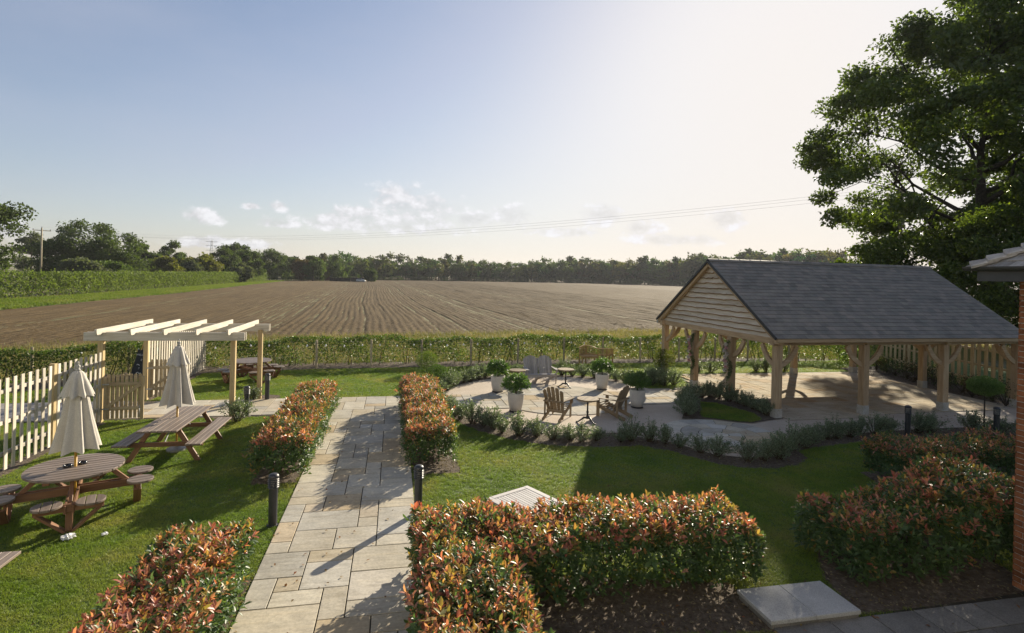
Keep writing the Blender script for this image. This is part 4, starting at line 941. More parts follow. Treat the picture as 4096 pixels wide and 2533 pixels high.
# ------------------------------------------------------------------ chalkboard on an easel beyond the fence
eb = G(575, 1520); ea = thing('chalkboard_easel', 'black chalkboard with white lettering on a wooden easel beyond the gate', 'chalkboard', (eb.x, eb.y, 0), R(8))
for s in (-1, 1): plank('front_leg', (s*.24-.10, -.28, 0), (s*.03+.06, .02, 1.52), .022, .045, 'easel', ea, upv=(0, 1, 0))
plank('rear_leg', (.30, .35, 0), (.06, .04, 1.50), .022, .045, 'easel', ea, upv=(0, 1, 0))
plank('top_bar', (-.05, .0, 1.40), (.17, .0, 1.40), .05, .02, 'easel', ea, upv=(0, 1, 0))
bd = MB(); c0, c1 = Vector((-.13, -.30, .22)), Vector((.03, -.10, 1.08)); ux = Vector((.20, -.02, 0)); nn = (c1-c0).cross(ux).normalized()*-1
bd.hexa([c0-ux, c0+ux, c1+ux, c1-ux], [p-nn*.018 for p in (c0-ux, c0+ux, c1+ux, c1-ux)]); board = bd.build('board', 'chalkboard', ea)
def chalk_text(txt, u, v, size):
    cu = bpy.data.curves.new('lettering', 'FONT'); cu.body = txt; cu.size = size; cu.align_x = 'CENTER'; cu.extrude = .0008
    ob = bpy.data.objects.new('tmp', cu); C.objects.link(ob); dg = bpy.context.evaluated_depsgraph_get(); me = bpy.data.meshes.new_from_object(ob.evaluated_get(dg)); bpy.data.objects.remove(ob)
    o = link('lettering', me, 'chalk', board); yv = (c1-c0).normalized(); xv = ux.normalized(); zv = xv.cross(yv); mm = Matrix.Identity(4)
    if zv.y > 0: zv = -zv
    for i in range(3): mm[i][0], mm[i][1], mm[i][2] = xv[i], yv[i], zv[i]
    mm.translation = c0+(c1-c0)*v+ux*u+zv*.022; o.matrix_local = mm
chalk_text('WELCOME', 0, .76, .085)
def chalk_mark(pts, rad):
    yv = (c1-c0); zv = -(c1-c0).cross(ux).normalized()
    if zv.y > 0: zv = -zv
    MB().tube([c0+yv*v+ux*u+zv*.019 for u, v in pts], rad, 5).build('chalk_stroke', 'chalk', board)
chalk_mark([(-.12, .62), (.05, .63), (.10, .60), (-.08, .57), (.08, .56)], .006); chalk_mark([(-.5, .40), (-.35, .43), (-.2, .41), (-.05, .38)], .011)
chalk_mark([(-.1, .29), (.0, .31), (.02, .27), (-.05, .24)], .005); chalk_mark([(-.25, .08), (0, .12), (.2, .07), (.45, .09)], .012)
# ------------------------------------------------------------------ red-leaved hedges (photinia)
RED = [(.42, .125, .10), (.48, .19, .14), (.50, .25, .17), (.34, .11, .095), (.54, .31, .21), (.40, .19, .14)]
AMB = [(.42, .26, .085), (.34, .27, .075), (.26, .24, .07), (.44, .24, .11), (.22, .21, .07)]
GRN = [(.065, .125, .045), (.085, .15, .05), (.11, .18, .065), (.08, .135, .06)]
def wave(x, y, s=0): return np.sin(x*2.3+s)*.5+np.sin(x*5.1+y*3.3+s*2)*.3+np.sin(y*4.7-x*1.7+s)*.3
def hedge(label, boxes, seed, dens=190, kind=8, leaf=.075, hfun=None, near=0, redness=1., bare=.16):
    """boxes: (x0,x1,y0,y1,h). Whorls of leaves on shoots over the top and sides, dark green leaves and stems inside."""
    r = np.random.default_rng(seed); xs = [b[0] for b in boxes]+[b[1] for b in boxes]; ys = [b[2] for b in boxes]+[b[3] for b in boxes]
    ox, oy = (min(xs)+max(xs))/2, (min(ys)+max(ys))/2
    t = thing('red_leaf_hedge', label, 'hedge', (ox, oy, 0), 0, 'red leaved hedges'); parts = []; ind = []
    def inside_other(P, me_):
        m_ = np.zeros(len(P), bool)
        for j, b in enumerate(boxes):
            if j != me_: m_ |= (P[:, 0] > b[0]+.08) & (P[:, 0] < b[1]-.08) & (P[:, 1] > b[2]+.08) & (P[:, 1] < b[3]-.08) & (P[:, 2] < b[4]-.08)
        return m_
    st = MB()
    for bi, (x0, x1, y0, y1, h) in enumerate(boxes):
        faces = [('t', (x1-x0)*(y1-y0)*1.35), ('x0', (y1-y0)*h), ('x1', (y1-y0)*h), ('y0', (x1-x0)*h), ('y1', (x1-x0)*h)]
        for fc, area in faces:
            n = int(area*dens); a, b = r.random(n), r.random(n)
            if fc == 't': P = np.c_[x0+(x1-x0)*a, y0+(y1-y0)*b, np.full(n, h)]; Nn = np.tile([0, 0, 1.], (n, 1))
            else:
                z = bare+(h-bare)*b**.8
                if fc[0] == 'x': P = np.c_[np.full(n, x0 if fc[1] == '0' else x1), y0+(y1-y0)*a, z]; Nn = np.tile([-1. if fc[1] == '0' else 1., 0, .35], (n, 1))
                else: P = np.c_[x0+(x1-x0)*a, np.full(n, y0 if fc[1] == '0' else y1), z]; Nn = np.tile([0, -1. if fc[1] == '0' else 1., .35], (n, 1))
            # round the shoulders, waves along the top
            hz = h*(1+.11*wave(P[:, 0], P[:, 1], seed))
            if hfun is not None: hz = hz*hfun(P[:, 0], P[:, 1])
            P[:, 2] *= hz/h
            ex = np.minimum(np.minimum(P[:, 0]-x0, x1-P[:, 0]), np.minimum(P[:, 1]-y0, y1-P[:, 1]))
            if fc == 't': P[:, 2] -= .12*np.clip(1-ex/.22, 0, 1)**2; P[:, 2] += np.minimum(r.exponential(.05, n), .13)-.04
            else:
                P[:, :2] -= Nn[:, :2]*(.12*np.clip((P[:, 2]-hz+.25)/.25, 0, 1)**2+.10*np.clip((.4-P[:, 2])/.4, 0, 1))[:, None]
                P[:, :2] -= Nn[:, :2]*(np.abs(r.normal(0, .06, n))*1.0-r.exponential(.035, n)+.07*wave(P[:, 0]+P[:, 1], P[:, 2]*2, seed+3))[:, None]
            P = P[~inside_other(P, bi)]; Nn = Nn[:len(P)] if len(P) == n else np.tile(Nn[0], (len(P), 1)); n = len(P)
            if n == 0: continue
            ax = unit(Nn*.8+np.array([0, 0, .75])+r.normal(0, .28, (n, 3))); hrel = P[:, 2]/h
            kl = 7; Pl = np.repeat(P, kl, 0); A = np.repeat(ax, kl, 0); hr = np.repeat(hrel, kl); m_ = len(Pl)
            ang = np.tile(np.arange(kl)*2.4, n)+np.repeat(r.random(n)*6.28, kl); ring = np.tile(np.arange(kl), n)
            e1 = unit(np.cross(A, np.array([.3, .9, .2]))); e2 = np.cross(A, e1); rad = e1*np.cos(ang)[:, None]+e2*np.sin(ang)[:, None]
            sp = (.35+.11*ring+.12*r.normal(size=m_))[:, None]; D = unit(A*(1.15-.13*ring)[:, None]+rad*sp*1.3+np.array([0, 0, -.05])); Pb = Pl-A*(.016*ring)[:, None]
            Ln = leaf*np.repeat(.7+.55*r.random(n), kl)*(.75+.4*r.random(m_))*(.78+.05*ring); Wd = Ln*(.36+.1*r.random(m_))
            redp = np.clip((hr-.70)*3.2, 0, 1)*redness if fc != 't' else np.full(m_, .80*redness); redp = redp*np.repeat(np.where(r.random(n) < .66, 1., .10), kl)
            patch = np.clip(.5+.5*wave(P[:, 0]*1.7, P[:, 1]*1.7, seed+9), 0, 1); amp = np.repeat(r.random(n)*.8+.2*patch, kl); u = np.repeat(r.random(n)*.8+.25*patch-.03, kl)+.10*r.normal(size=m_)+np.clip(ring-3, 0, 9)*.10
            col = np.where((u < redp)[:, None], np.where((amp < .68)[:, None], colmix(m_, RED, r), colmix(m_, AMB, r)), np.where((u < redp+.12)[:, None], colmix(m_, AMB, r), colmix(m_, GRN, r)))
            if near:
                cd = np.linalg.norm(Pb-np.array([0, 0, CAMH]), axis=1); ind.append((Pb, D, A+rad*-.6, Ln, Wd, col, cd))
            parts.append((Pb, D, A-rad*.6, Ln, Wd, col))
        n = int((x1-x0)*(y1-y0)*h*520); P = np.c_[x0+(x1-x0)*r.random(n), y0+(y1-y0)*r.random(n), bare+.03+(h*.9-bare)*r.random(n)]   # inner foliage
        if hfun is not None: P[:, 2] *= np.minimum(1.2, hfun(P[:, 0], P[:, 1]))
        D = unit(rdir(n, r)+np.array([0, 0, -.2])); parts.append((P, D, rdir(n, r), leaf*(.8+.4*r.random(n)), leaf*.42*(.8+.4*r.random(n)), colmix(n, GRN, r)*.9))
        nst = max(2, int((x1-x0)*(y1-y0)*2.2))
        for _ in range(nst):
            bx, by = r.uniform(x0+.15, x1-.15), r.uniform(y0+.15, y1-.15)
            for q_ in range(3): st.tube([(bx-ox, by-oy, 0), (bx-ox+r.normal(0, .06), by-oy+r.normal(0, .06), h*.4), (bx-ox+r.normal(0, .18), by-oy+r.normal(0, .18), h*.92)], [.013, .009, .004], 5)
    st.build('stems', 'stalk', t, 'stuff')
    cat_ = [np.concatenate([p[i] for p in parts]) for i in range(6)]
    if near:                                                  # the leaves that show largest are parts of their own
        Pa = cat_[0]; cd = np.linalg.norm(Pa-np.array([0, 0, CAMH]), axis=1); cd = cd+np.where(cat_[5][:, 0] > .15, 0, 3.)
        inview = (Pa @ np.array(fwd)) > 2.0; cd = np.where(inview, cd, 99); sel = np.argsort(cd)[:near*8][::8]; msk = np.zeros(len(Pa), bool); msk[sel] = True
        for i in sel:
            v, f, c = leafgeo(np.zeros((1, 3)), cat_[1][i:i+1], cat_[2][i:i+1], cat_[3][i:i+1]*1.08, cat_[4][i:i+1]*1.08, cat_[5][i:i+1], kind)
            o = link('leaf', npmesh('leaf', v, f, c), 'photinia', t); o.location = (Pa[i][0]-ox, Pa[i][1]-oy, Pa[i][2])
        cat_ = [c[~msk] for c in cat_]
    V, F, Cc = leafgeo(*cat_, kind=kind); V = V-np.array([ox, oy, 0]); link('foliage', npmesh('foliage', V, F, Cc), 'photinia', t, 'stuff'); return t
k = K
hedge('red leaved hedge left of the path, nearest the camera', [(-3.0*k, -1.86*k, 3.9*k, 8.4*k, .86)], 11, 150, 8, .092, near=300)
hedge('long red leaved hedge along the left of the path, further back', [(-2.85*k, -1.72*k, 12.35*k, 18.35*k, .84)], 12, 165, 4, .086)
hedge('red leaved hedge along the right of the path, further back', [(.36*k, 1.52*k, 12.75*k, 19.2*k, .84)], 13, 165, 4, .086)
hedge('red leaved hedge turning a corner right of the path, nearest the camera', [(.38*k, 1.62*k, 3.9*k, 8.5*k, .88), (1.2*k, 5.35*k, 7.05*k, 8.25*k, .90)], 14, 150, 8, .092, near=300, bare=.13)
hedge('red topped green hedge beside the step, near the brick house', [(6.78*k, 10.4*k, 6.78*k, 8.1*k, .86)], 15, 140, 8, .095, hfun=lambda x, y: 1+.42*np.clip((x-7.2)/1.1, 0, 1), redness=.72, bare=.10)
hedge('red topped hedge behind the one beside the step', [(10.9*k, 14.6*k, 9.75*k, 10.95*k, .80)], 16, 150, 4, .09, redness=.8)

# ------------------------------------------------------------------ low silvery shrubs around the patio
SIL = [(.16, .205, .12), (.20, .24, .155), (.125, .17, .095), (.25, .285, .20), (.11, .15, .08)]
def shrub_mesh(seed, h=.47, rad=.39, n=1500, leaf=.041):
    r = np.random.default_rng(seed); parts = []
    ns = 34; st = MB()
    for k_ in range(ns):
        a = r.random()*6.28; lean = r.random()**.7; tip = np.array([math.cos(a)*rad*lean*1.05, math.sin(a)*rad*lean*1.05, h*(1-.45*lean**2)*(.75+.3*r.random())])
        if r.random() < .14: tip[2] *= 1.35
        base = tip*np.array([.15, .15, 0]); mid = (base+tip)/2+np.array([0, 0, .05]); m_ = n//ns; u = .15+.85*r.random(m_)[:, None]**.7
        P = base*(1-u)**2+2*mid*u*(1-u)+tip*u*u+r.normal(0, .022, (m_, 3)); P[:, 2] = np.maximum(P[:, 2], .02)
        D = unit(rdir(m_, r)+np.array([0, 0, .45])+(tip-base)/np.linalg.norm(tip-base)*.4); parts.append((P, D, rdir(m_, r)+np.array([0, 0, .6]), leaf*(.7+.6*r.random(m_)), leaf*.5*(.7+.5*r.random(m_)), colmix(m_, SIL, r)))
        st.tube([tuple(base), tuple(mid), tuple(tip)], [.006, .004, .002], 4)
    c = [np.concatenate([p[i] for p in parts]) for i in range(6)]; V, F, Cc = leafgeo(*c, kind=4); return npmesh('shrub_foliage', V, F, Cc), st.mesh('shrub_stems')
SHR = [shrub_mesh(100+i) for i in range(6)]
for a_, b_ in SHR: a_.materials.append(M['silver_leaf']); b_.materials.append(M['stalk'])
rsx = random.Random(31)
def shrub(label, p, sc_=1., group='low silvery shrubs edging the patio', mi=None):
    t = thing('low_shrub', label, 'shrub', (p[0], p[1], p[2] if len(p) > 2 else 0), rsx.random()*6.28, group); mi = rsx.randrange(6) if mi is None else mi
    t.scale = (sc_, sc_, sc_*rsx.uniform(.9, 1.15)); link('foliage', SHR[mi][0], None, t); link('stems', SHR[mi][1], None, t); return t
def along(pts, step):
    out = []; pts = [Vector(p) for p in pts]; acc = 0.
    for a, b in zip(pts, pts[1:]):
        L = (b-a).length; x = (step-acc) if out else 0.
        while x <= L: out.append(a+(b-a)*x/L); x += step
        acc = (L-(x-step))
    return out
row1 = along([S(*q) for q in [(1.86, 18.25), (2.1, 17.1), (2.55, 16.2), (3.3, 15.2), (4.2, 14.6), (5.5, 14.25), (6.8, 14.15), (7.45, 13.6), (7.9, 13.0), (8.3, 12.45)]], .41)
for i, p in enumerate(row1): shrub('silvery low shrub, %s from the left in the row in front of the round patio' % ordw(i), p+Vector((rsx.uniform(-.10, .10), rsx.uniform(-.08, .08), 0)), rsx.uniform(.72, 1.28))
row2 = along([S(*q) for q in [(8.75, 12.15), (9.5, 12.2), (10.15, 12.5), (10.75, 12.85), (11.9, 13.4), (13.1, 13.7), (14.2, 13.85), (15.0, 13.85)]], .43)
for i, p in enumerate(row2): shrub('silvery low shrub, %s from the left in the row before the stone circle' % ordw(i), p+Vector((rsx.uniform(-.10, .10), rsx.uniform(-.08, .08), 0)), rsx.uniform(.75, 1.3))
row3 = [S(*q) for q in [(15.75, 13.8), (16.15, 13.7), (17.55, 13.5), (18.25, 13.3), (18.7, 13.0)]]
for i, p in enumerate(row3): shrub('silvery low shrub, %s from the left in the group near the dark bollards' % ordw(i), p, rsx.uniform(1.0, 1.25))
row4 = along([S(*q) for q in [(1.9, 20.75), (2.25, 21.7), (2.9, 22.7), (3.8, 23.6), (4.9, 24.15), (6.0, 24.35), (7.3, 24.25), (8.5, 23.7), (9.4, 22.9), (10.0, 22.0)]], .47)
for i, p in enumerate(row4): shrub('silvery low shrub, %s from the left in the row behind the round patio' % ordw(i), p+Vector((rsx.uniform(-.06, .06), rsx.uniform(-.06, .06), 0)), rsx.uniform(.85, 1.25))
for i, q in enumerate([(10.75, 21.5), (11.3, 21.35), (11.8, 21.5), (11.1, 22.1), (11.7, 22.2), (11.4, 22.8), (12.1, 22.9)]):
    shrub('silvery low shrub, %s in the clump left of the pavilion' % ordw(i), S(*q), rsx.uniform(1.0, 1.3))
for i, q in enumerate([(14.6, 24.25), (15.3, 24.3), (16.1, 24.3), (17.9, 24.4), (18.4, 24.3), (19.6, 24.4)]): shrub('silvery low shrub, %s from the left behind the pavilion floor' % ordw(i), S(*q), rsx.uniform(1.0, 1.25))
row5 = along([S(*q, .037) for q in [(9.5, 16.45), (9.9, 17.1), (10.6, 18.35), (11.2, 18.85), (11.95, 19.0), (12.25, 18.4), (12.38, 17.6), (12.4, 16.7), (12.25, 15.95)]], .37)
for i, p in enumerate(row5): shrub('silvery low shrub, %s around the small lawn by the pavilion' % ordw(i), p, rsx.uniform(.9, 1.15))
p = G(945, 1690); shrub('silvery low shrub at the foot of the near right pergola post', (p.x-.02, p.y+.05, 0), 1.25); p = G(1010, 1600); shrub('silvery low shrub at the foot of the far right pergola post', (p.x, p.y, 0), 1.0)

# ------------------------------------------------------------------ clipped topiary
def ball(n, rx, rz_, leaf, pal, seed, kind=2, rough=.06):
    r = np.random.default_rng(seed); d = rdir(n, r); rr = (1-np.abs(r.normal(0, rough, n))*1.2+.05*np.sin(d[:, 0]*7+seed)*np.sin(d[:, 1]*6)+.04*np.sin(d[:, 2]*9+seed))
    P = d*rr[:, None]*np.array([rx, rx, rz_]); D = unit(d*.9+rdir(n, r)*.8+np.array([0, 0, .25])); m_ = n//3
    P2 = rdir(m_, r)*np.array([rx, rx, rz_])*(r.random((m_, 1))**.4*.85)
    return joingeo([leafgeo(P, D, rdir(n, r)+d*.5, leaf*(.7+.6*r.random(n)), leaf*.55*(.7+.6*r.random(n)), colmix(n, pal, r), kind), leafgeo(P2, rdir(m_, r), rdir(m_, r), np.full(m_, leaf*1.6), np.full(m_, leaf), colmix(m_, pal, r)*.8, kind)])
BOX = [(.065, .12, .035), (.085, .145, .045), (.11, .17, .055), (.055, .10, .03)]
def topiary(label, loc, rad, zc, squash, stem, seed, pal=BOX, n=2600, leaf=.028, name='clipped_topiary'):
    t = thing(name, label, 'topiary', loc); V, F, Cc = ball(n, rad, rad*squash, leaf, pal, seed); V[:, 2] += zc; V[:, 2] = np.maximum(V[:, 2], .01); link('foliage', npmesh('foliage', V, F, Cc), 'leaf_dull', t)
    if stem: MB().tube([(0, 0, 0), (.012, .0, zc*.5), (0, 0, zc)], [.022, .018, .015], 8).build('stem', 'bark', t, smooth=True)
    return t
topiary('dark clipped box ball at the far end of the red hedge', G(1748, 1548), .42, .40, .95, False, 41, [(.05, .095, .03), (.065, .115, .035), (.085, .14, .045)], n=4200)
topiary('pale green domed topiary behind the dark box ball', G(1706, 1492), .44, .52, .8, True, 42, [(.10, .15, .035), (.13, .18, .045), (.085, .135, .03)])
p = G(3934, 1742); topiary('clipped standard tree with flat round head near the house', p, .40, 1.34, .62, True, 43, [(.12, .19, .06), (.15, .22, .075), (.18, .245, .09)], n=4200, leaf=.03)
p = S(11.9, 22.6); topiary('loose standard bush in the clump left of the pavilion', p, .42, .85, .85, True, 44, [(.10, .12, .03), (.14, .14, .04), (.07, .10, .025)], n=1500, leaf=.045)

# ------------------------------------------------------------------ planters
def potted(label, loc, seed):
    t = thing('potted_shrub', label, 'planter', loc, seed, 'pale tapered planters on the round patio')
    MB().lathe([(.15, .03), (.165, .035), (.21, .20), (.235, .38), (.245, .52), (.245, .555), (.228, .557), (.222, .50), (.0, .50)], 36).build('pot', 'pot', t, smooth=True)
    MB().lathe([(.19, .0), (.19, .032)], 28).build('saucer', 'iron', t)
    MB().tube([(0, 0, .5), (.02, .01, .8)], [.03, .02], 6).build('stem', 'bark', t)
    r = np.random.default_rng(200+seed); parts = []; n = 230
    d = rdir(n, r); d[:, 2] = np.abs(d[:, 2])*1.0-.25*r.random(n); d = unit(d); rr = .72+.32*r.random(n); Pt = d*rr[:, None]*np.array([.40, .40, .36])+np.array([0, 0, .74]); kl = 11
    A = np.repeat(unit(d+np.array([0, 0, .45])), kl, 0); Pl = np.repeat(Pt, kl, 0); m_ = len(Pl); ring = np.tile(np.arange(kl), n); ang = np.tile(np.arange(kl)*2.4, n)+np.repeat(r.random(n)*6.28, kl)
    e1 = unit(np.cross(A, np.array([.3, .9, .2]))); e2 = np.cross(A, e1); rad = e1*np.cos(ang)[:, None]+e2*np.sin(ang)[:, None]
    D = unit(A*(1.-.09*ring)[:, None]+rad*(.4+.07*ring)[:, None]); Pb = Pl-A*(.008*ring)[:, None]; Ln = .085*(.7+.5*r.random(m_))
    col = colmix(m_, [(.07, .13, .03), (.09, .165, .04), (.055, .105, .03), (.12, .19, .045)], r); V, F, Cc = leafgeo(Pb, D, A-rad*.6, Ln, Ln*.32, col, 4)
    V[:, 2] = np.where(np.hypot(V[:, 0], V[:, 1]) < .24, np.maximum(V[:, 2], .5), V[:, 2]); link('foliage', npmesh('foliage', V, F, Cc), 'leaf', t); return t
for i, (lb, px) in enumerate((('pale tapered planter with glossy shrub at the far left of the patio', (1990, 1570)), ('pale tapered planter with glossy shrub at the near left of the patio', (2062, 1648)), ('pale tapered planter with glossy shrub at the far right of the patio', (2407, 1560)), ('pale tapered planter with glossy shrub at the near right of the patio', (2548, 1632)))):
    p = G(*px); potted(lb, (p.x, p.y, .024), i)

# ------------------------------------------------------------------ flower garlands on two pavilion posts
def garland(label, loc, seed, tail):
    t = thing('flower_garland', label, 'garland', loc, PV_YAW); r = np.random.default_rng(300+seed); n = 600; u = r.random(n); th = r.random(n)*6.28
    zc = 2.05-1.25*u; w = .05+.07*np.sin(math.pi*np.clip(u*1.1, 0, 1)); P = np.c_[-.20+.08*np.cos(u*7+seed)+w*np.cos(th)*r.random(n), -.10+.05*np.sin(u*6)+w*np.sin(th)*r.random(n), zc]
    V, F, Cc = leafgeo(P, unit(rdir(n, r)+np.array([-.3, 0, -.5])), rdir(n, r), .06*(.6+.8*r.random(n)), .03*(.6+.7*r.random(n)), colmix(n, [(.09, .135, .065), (.12, .17, .085), (.11, .145, .085), (.05, .08, .04)], r), 4); link('foliage', npmesh('foliage', V, F, Cc), 'leaf_dull', t)
    m_ = 70; ut = r.random(m_); P = np.c_[-.24+r.normal(0, .03, m_)+.05*np.sin(ut*5), -.12+r.normal(0, .03, m_), .85-ut*tail]; V, F, Cc = leafgeo(P, unit(rdir(m_, r)+np.array([0, 0, -.8])), rdir(m_, r), np.full(m_, .045), np.full(m_, .03), colmix(m_, [(.06, .10, .03), (.09, .14, .04)], r), 4); link('trailing_stem', npmesh('trailing', V, F, Cc), 'leaf', t)
    pals = [[(.62, .36, .36), (.70, .46, .46)], [(.72, .66, .58), (.78, .74, .68)]]
    for k_ in range(9):
        uu = (k_+.5)/10; c = np.array([-.33+.03*math.cos(k_*2.), -.16+.05*math.sin(k_*3.+seed), 1.98-1.05*uu]); m2 = 26; d = rdir(m2, r); d = unit(d+np.array([-.7, -.5, .1])); pr = .018+.045*r.random(m2); rad_ = .055*(.8+.5*r.random())
        V, F, Cc = leafgeo(c+d*.012, d, rdir(m2, r), rad_*(.7+.5*r.random(m2)), rad_*.9*np.ones(m2), colmix(m2, pals[(k_+seed) % 2 if k_ % 3 else seed % 2], r, .08), 4, .35, -.25); link('flower', npmesh('flower', V, F, Cc), 'petal', t)
    return t
mv = Matrix.Rotation(PV_YAW, 4, 'Z'); pvo = S(12.4646, 15.9195)
for i, (lb, v) in enumerate((('pink and cream flower garland on the further gable post', 2*PW/3), ('cream flower garland on the nearer gable post', PW/3))):
    p = pvo+mv @ Vector((0, v, 0)); garland(lb, (p.x, p.y, 0), i, .45 if i == 0 else .8)
# grassy shrubs in the bed under the right-hand fence
rq = random.Random(77)
DK = [(.04, .065, .03), (.06, .085, .04), (.075, .105, .045), (.08, .05, .04)]
def bush(label, loc, rad, h, seed, pal, n, leaf, name='bed_shrub', group=None, mat='leaf_dull', kind=2):
    t = thing(name, label, 'shrub', loc, 0, group); r = np.random.default_rng(seed); V_l = []
    cl = max(6, int(18*rad)); c = rdir(cl, r)*np.array([rad*.62, rad*.62, h*.32])+np.array([0, 0, h*.55]); i = r.integers(0, cl, n); P = c[i]+rdir(n, r)*(r.random((n, 1))**.5)*rad*.42; P[:, 2] = np.clip(P[:, 2], .02, None)
    V, F, Cc = leafgeo(P, unit(rdir(n, r)+np.array([0, 0, .2])), rdir(n, r)+np.array([0, 0, .5]), leaf*(.6+.8*r.random(n)), leaf*.55*(.6+.8*r.random(n)), colmix(n, pal, r), kind); link('foliage', npmesh('foliage', V, F, Cc), mat, t)
    st = MB()
    for q_ in c[:8]: st.tube([(0, 0, 0), tuple(q_*np.array([.4, .4, .6])), tuple(q_)], [.02*rad+.006, .012*rad+.004, .004], 5)
    st.build('stems', 'bark', t); return t
names = ['dark', 'purple tinged', 'dense dark', 'low dark', 'glossy dark', 'broad dark', 'dull green', 'tall dark']
for i in range(11):
    a = (i+.4)/11; q_ = S(24.9, 24.6).lerp(S(22.95, 16.0), a); q_ = q_+Vector((rq.uniform(-.2, .25), 0, 0))
    bush('%s shrub, %s from the back in the bed under the timber fence' % (names[i % 8], ordw(i)), q_, rq.uniform(.5, .75), rq.uniform(.6, .95), 400+i, DK if i % 4 else [(.05, .03, .025), (.06, .05, .03)], 700, .06, group='shrubs under the timber fence')
bush('bright glossy shrub with pale shining leaves behind the pavilion corner', S(23.8, 24.5), .62, 1.0, 420, [(.10, .15, .03), (.14, .19, .05)], 500, .13, mat='leaf', kind=4)
# ------------------------------------------------------------------ field hedge, post-and-wire fence, string lights
HL = [S(*p) for p in [(-22, 21.5), (-14, 23.4), (-10.5, 25.3), (-8.2, 26.9), (-3.5, 27.6), (4, 27.9), (9, 28.35), (15, 28.5), (20, 28.6), (24.5, 27.6), (30, 26.5)]]
HEDGEPAL = [(.055, .10, .022), (.075, .125, .028), (.10, .15, .035), (.13, .17, .04), (.045, .08, .02)]
def lineat(pts, n, r):
    P = np.array([(p.x, p.y) for p in pts]); seg = np.linalg.norm(np.diff(P, axis=0), axis=1); cum = np.r_[0, np.cumsum(seg)]; u = r.random(n)*cum[-1]; i = np.clip(np.searchsorted(cum, u)-1, 0, len(seg)-1); f = (u-cum[i])/seg[i]
    d = (P[i+1]-P[i])/seg[i][:, None]; return P[i]+(P[i+1]-P[i])*f[:, None], np.c_[-d[:, 1], d[:, 0]], u
def long_hedge(name, label, pts, n, h, thick, leaf, pal, seed, mat='leaf', kind=2, gap=0., hjit=.12, group=None):
    r = np.random.default_rng(seed); P2, nrm, u = lineat(pts, n, r); w = np.sin(u*1.9+seed)*.5+np.sin(u*.73)*.4+np.sin(u*4.3)*.25
    hh = h*(1+hjit*w); v = r.random(n); side = r.normal(0, .42, n); z = hh*v**.75; side = side*(1-.45*(z/hh)**3)*(.9+.35*np.sin(u*2.7+z*3))
    keep = r.random(n) > gap*(np.sin(u*1.3+1.7)*np.sin(u*3.1+z*4)*.5+.5)*(z < hh*.8)
    P = np.c_[P2+nrm*(side*thick)[:, None], z+.05][keep]; m_ = len(P); wild = r.random(m_) < .03; P[wild, 2] += np.abs(r.normal(0, .14*h, wild.sum()))
    D = unit(rdir(m_, r)+np.array([0, 0, .3])); o0 = np.array([P[:, 0].mean(), P[:, 1].mean(), 0]); t = thing(name, label, 'hedge', tuple(o0), 0, group)
    V, F, Cc = leafgeo(P-o0, D, rdir(m_, r)+np.array([0, 0, .4]), leaf*(.6+.9*r.random(m_)), leaf*.6*(.6+.8*r.random(m_)), colmix(m_, pal, r), kind); link('foliage', npmesh('foliage', V, F, Cc), mat, t, 'stuff')
    ns = min(160, int(u.max()/max(.25, h*.35))); Q, qn, _ = lineat(pts, ns, r); st = MB()
    for i in range(ns):
        x, y = Q[i]-o0[:2]; st.tube([(x, y, 0), (x+r.normal(0, .1*h), y+r.normal(0, .1*h), h*.5), (x+r.normal(0, .22*h), y+r.normal(0, .2*h), h*.85)], [.018*h, .012*h, .005*h], 4)
    st.build('stems', 'stalk', t, 'stuff'); return t
long_hedge('field_hedge', 'loose green field hedge along the far edge of the garden', HL, 95000, 1.12, .50, .07, HEDGEPAL, 51, gap=.75)
wf = thing('wire_fence', 'post and wire fence in front of the far hedge', 'fence', (0, 0, 0))
pf = [S(-13.6, 24.6), S(-10.6, 25.4), S(-5.9, 26.75)]+[S(s, t) for s, t in [(-3.44, 26.8), (-.99, 26.93), (1.4, 27.0), (3.82, 27.08), (6.29, 27.48), (8.85, 27.74), (11.07, 27.87), (13.24, 27.85), (15.54, 27.81), (17.8, 27.9), (20.0, 28.04), (22.2, 27.4)]]
for p in pf: b = MB(); b.tube([(p.x, p.y, 0), (p.x+random.uniform(-.02, .02), p.y, 1.15)], .045, 8).build('post', 'old_post', wf)
for z in (.45, .8, 1.08):
    b = MB()
    for a_, c_ in zip(pf, pf[1:]): b.tube([(a_.x, a_.y-.05, z), ((a_.x+c_.x)/2, (a_.y+c_.y)/2-.05, z-.015), (c_.x, c_.y-.05, z)], .004, 4, caps=False)
    b.build('wire', 'wire', wf)
sl_ = thing('string_lights', 'string of white bulbs hung along the wire fence', 'string lights', (0, 0, 0)); cb = MB(); bmesh_b = MB().lathe([(.001, -.06), (.028, -.045), (.036, -.02), (.028, .005), (.016, .02), (.014, .045), (.001, .046)], 10).mesh('bulb'); bmesh_b.materials.append(M['bulb'])
for a_, c_ in zip(pf, pf[1:]):
    nseg = 8; pts = [a_.lerp(c_, i/nseg)+Vector((0, -.08, 1.02-.07*math.sin(math.pi*i/nseg))) for i in range(nseg+1)]; cb.tube(pts, .006, 4, caps=False); nbulb = max(3, int((c_-a_).length/.55))
    for i in range(nbulb):
        q_ = a_.lerp(c_, (i+.5)/nbulb); o = bpy.data.objects.new('bulb', bmesh_b); C.objects.link(o); o.parent = sl_; o.location = (q_.x, q_.y-.08, .98-.07*math.sin(math.pi*(i+.5)/nbulb))
cb.build('cable', 'cable', sl_)

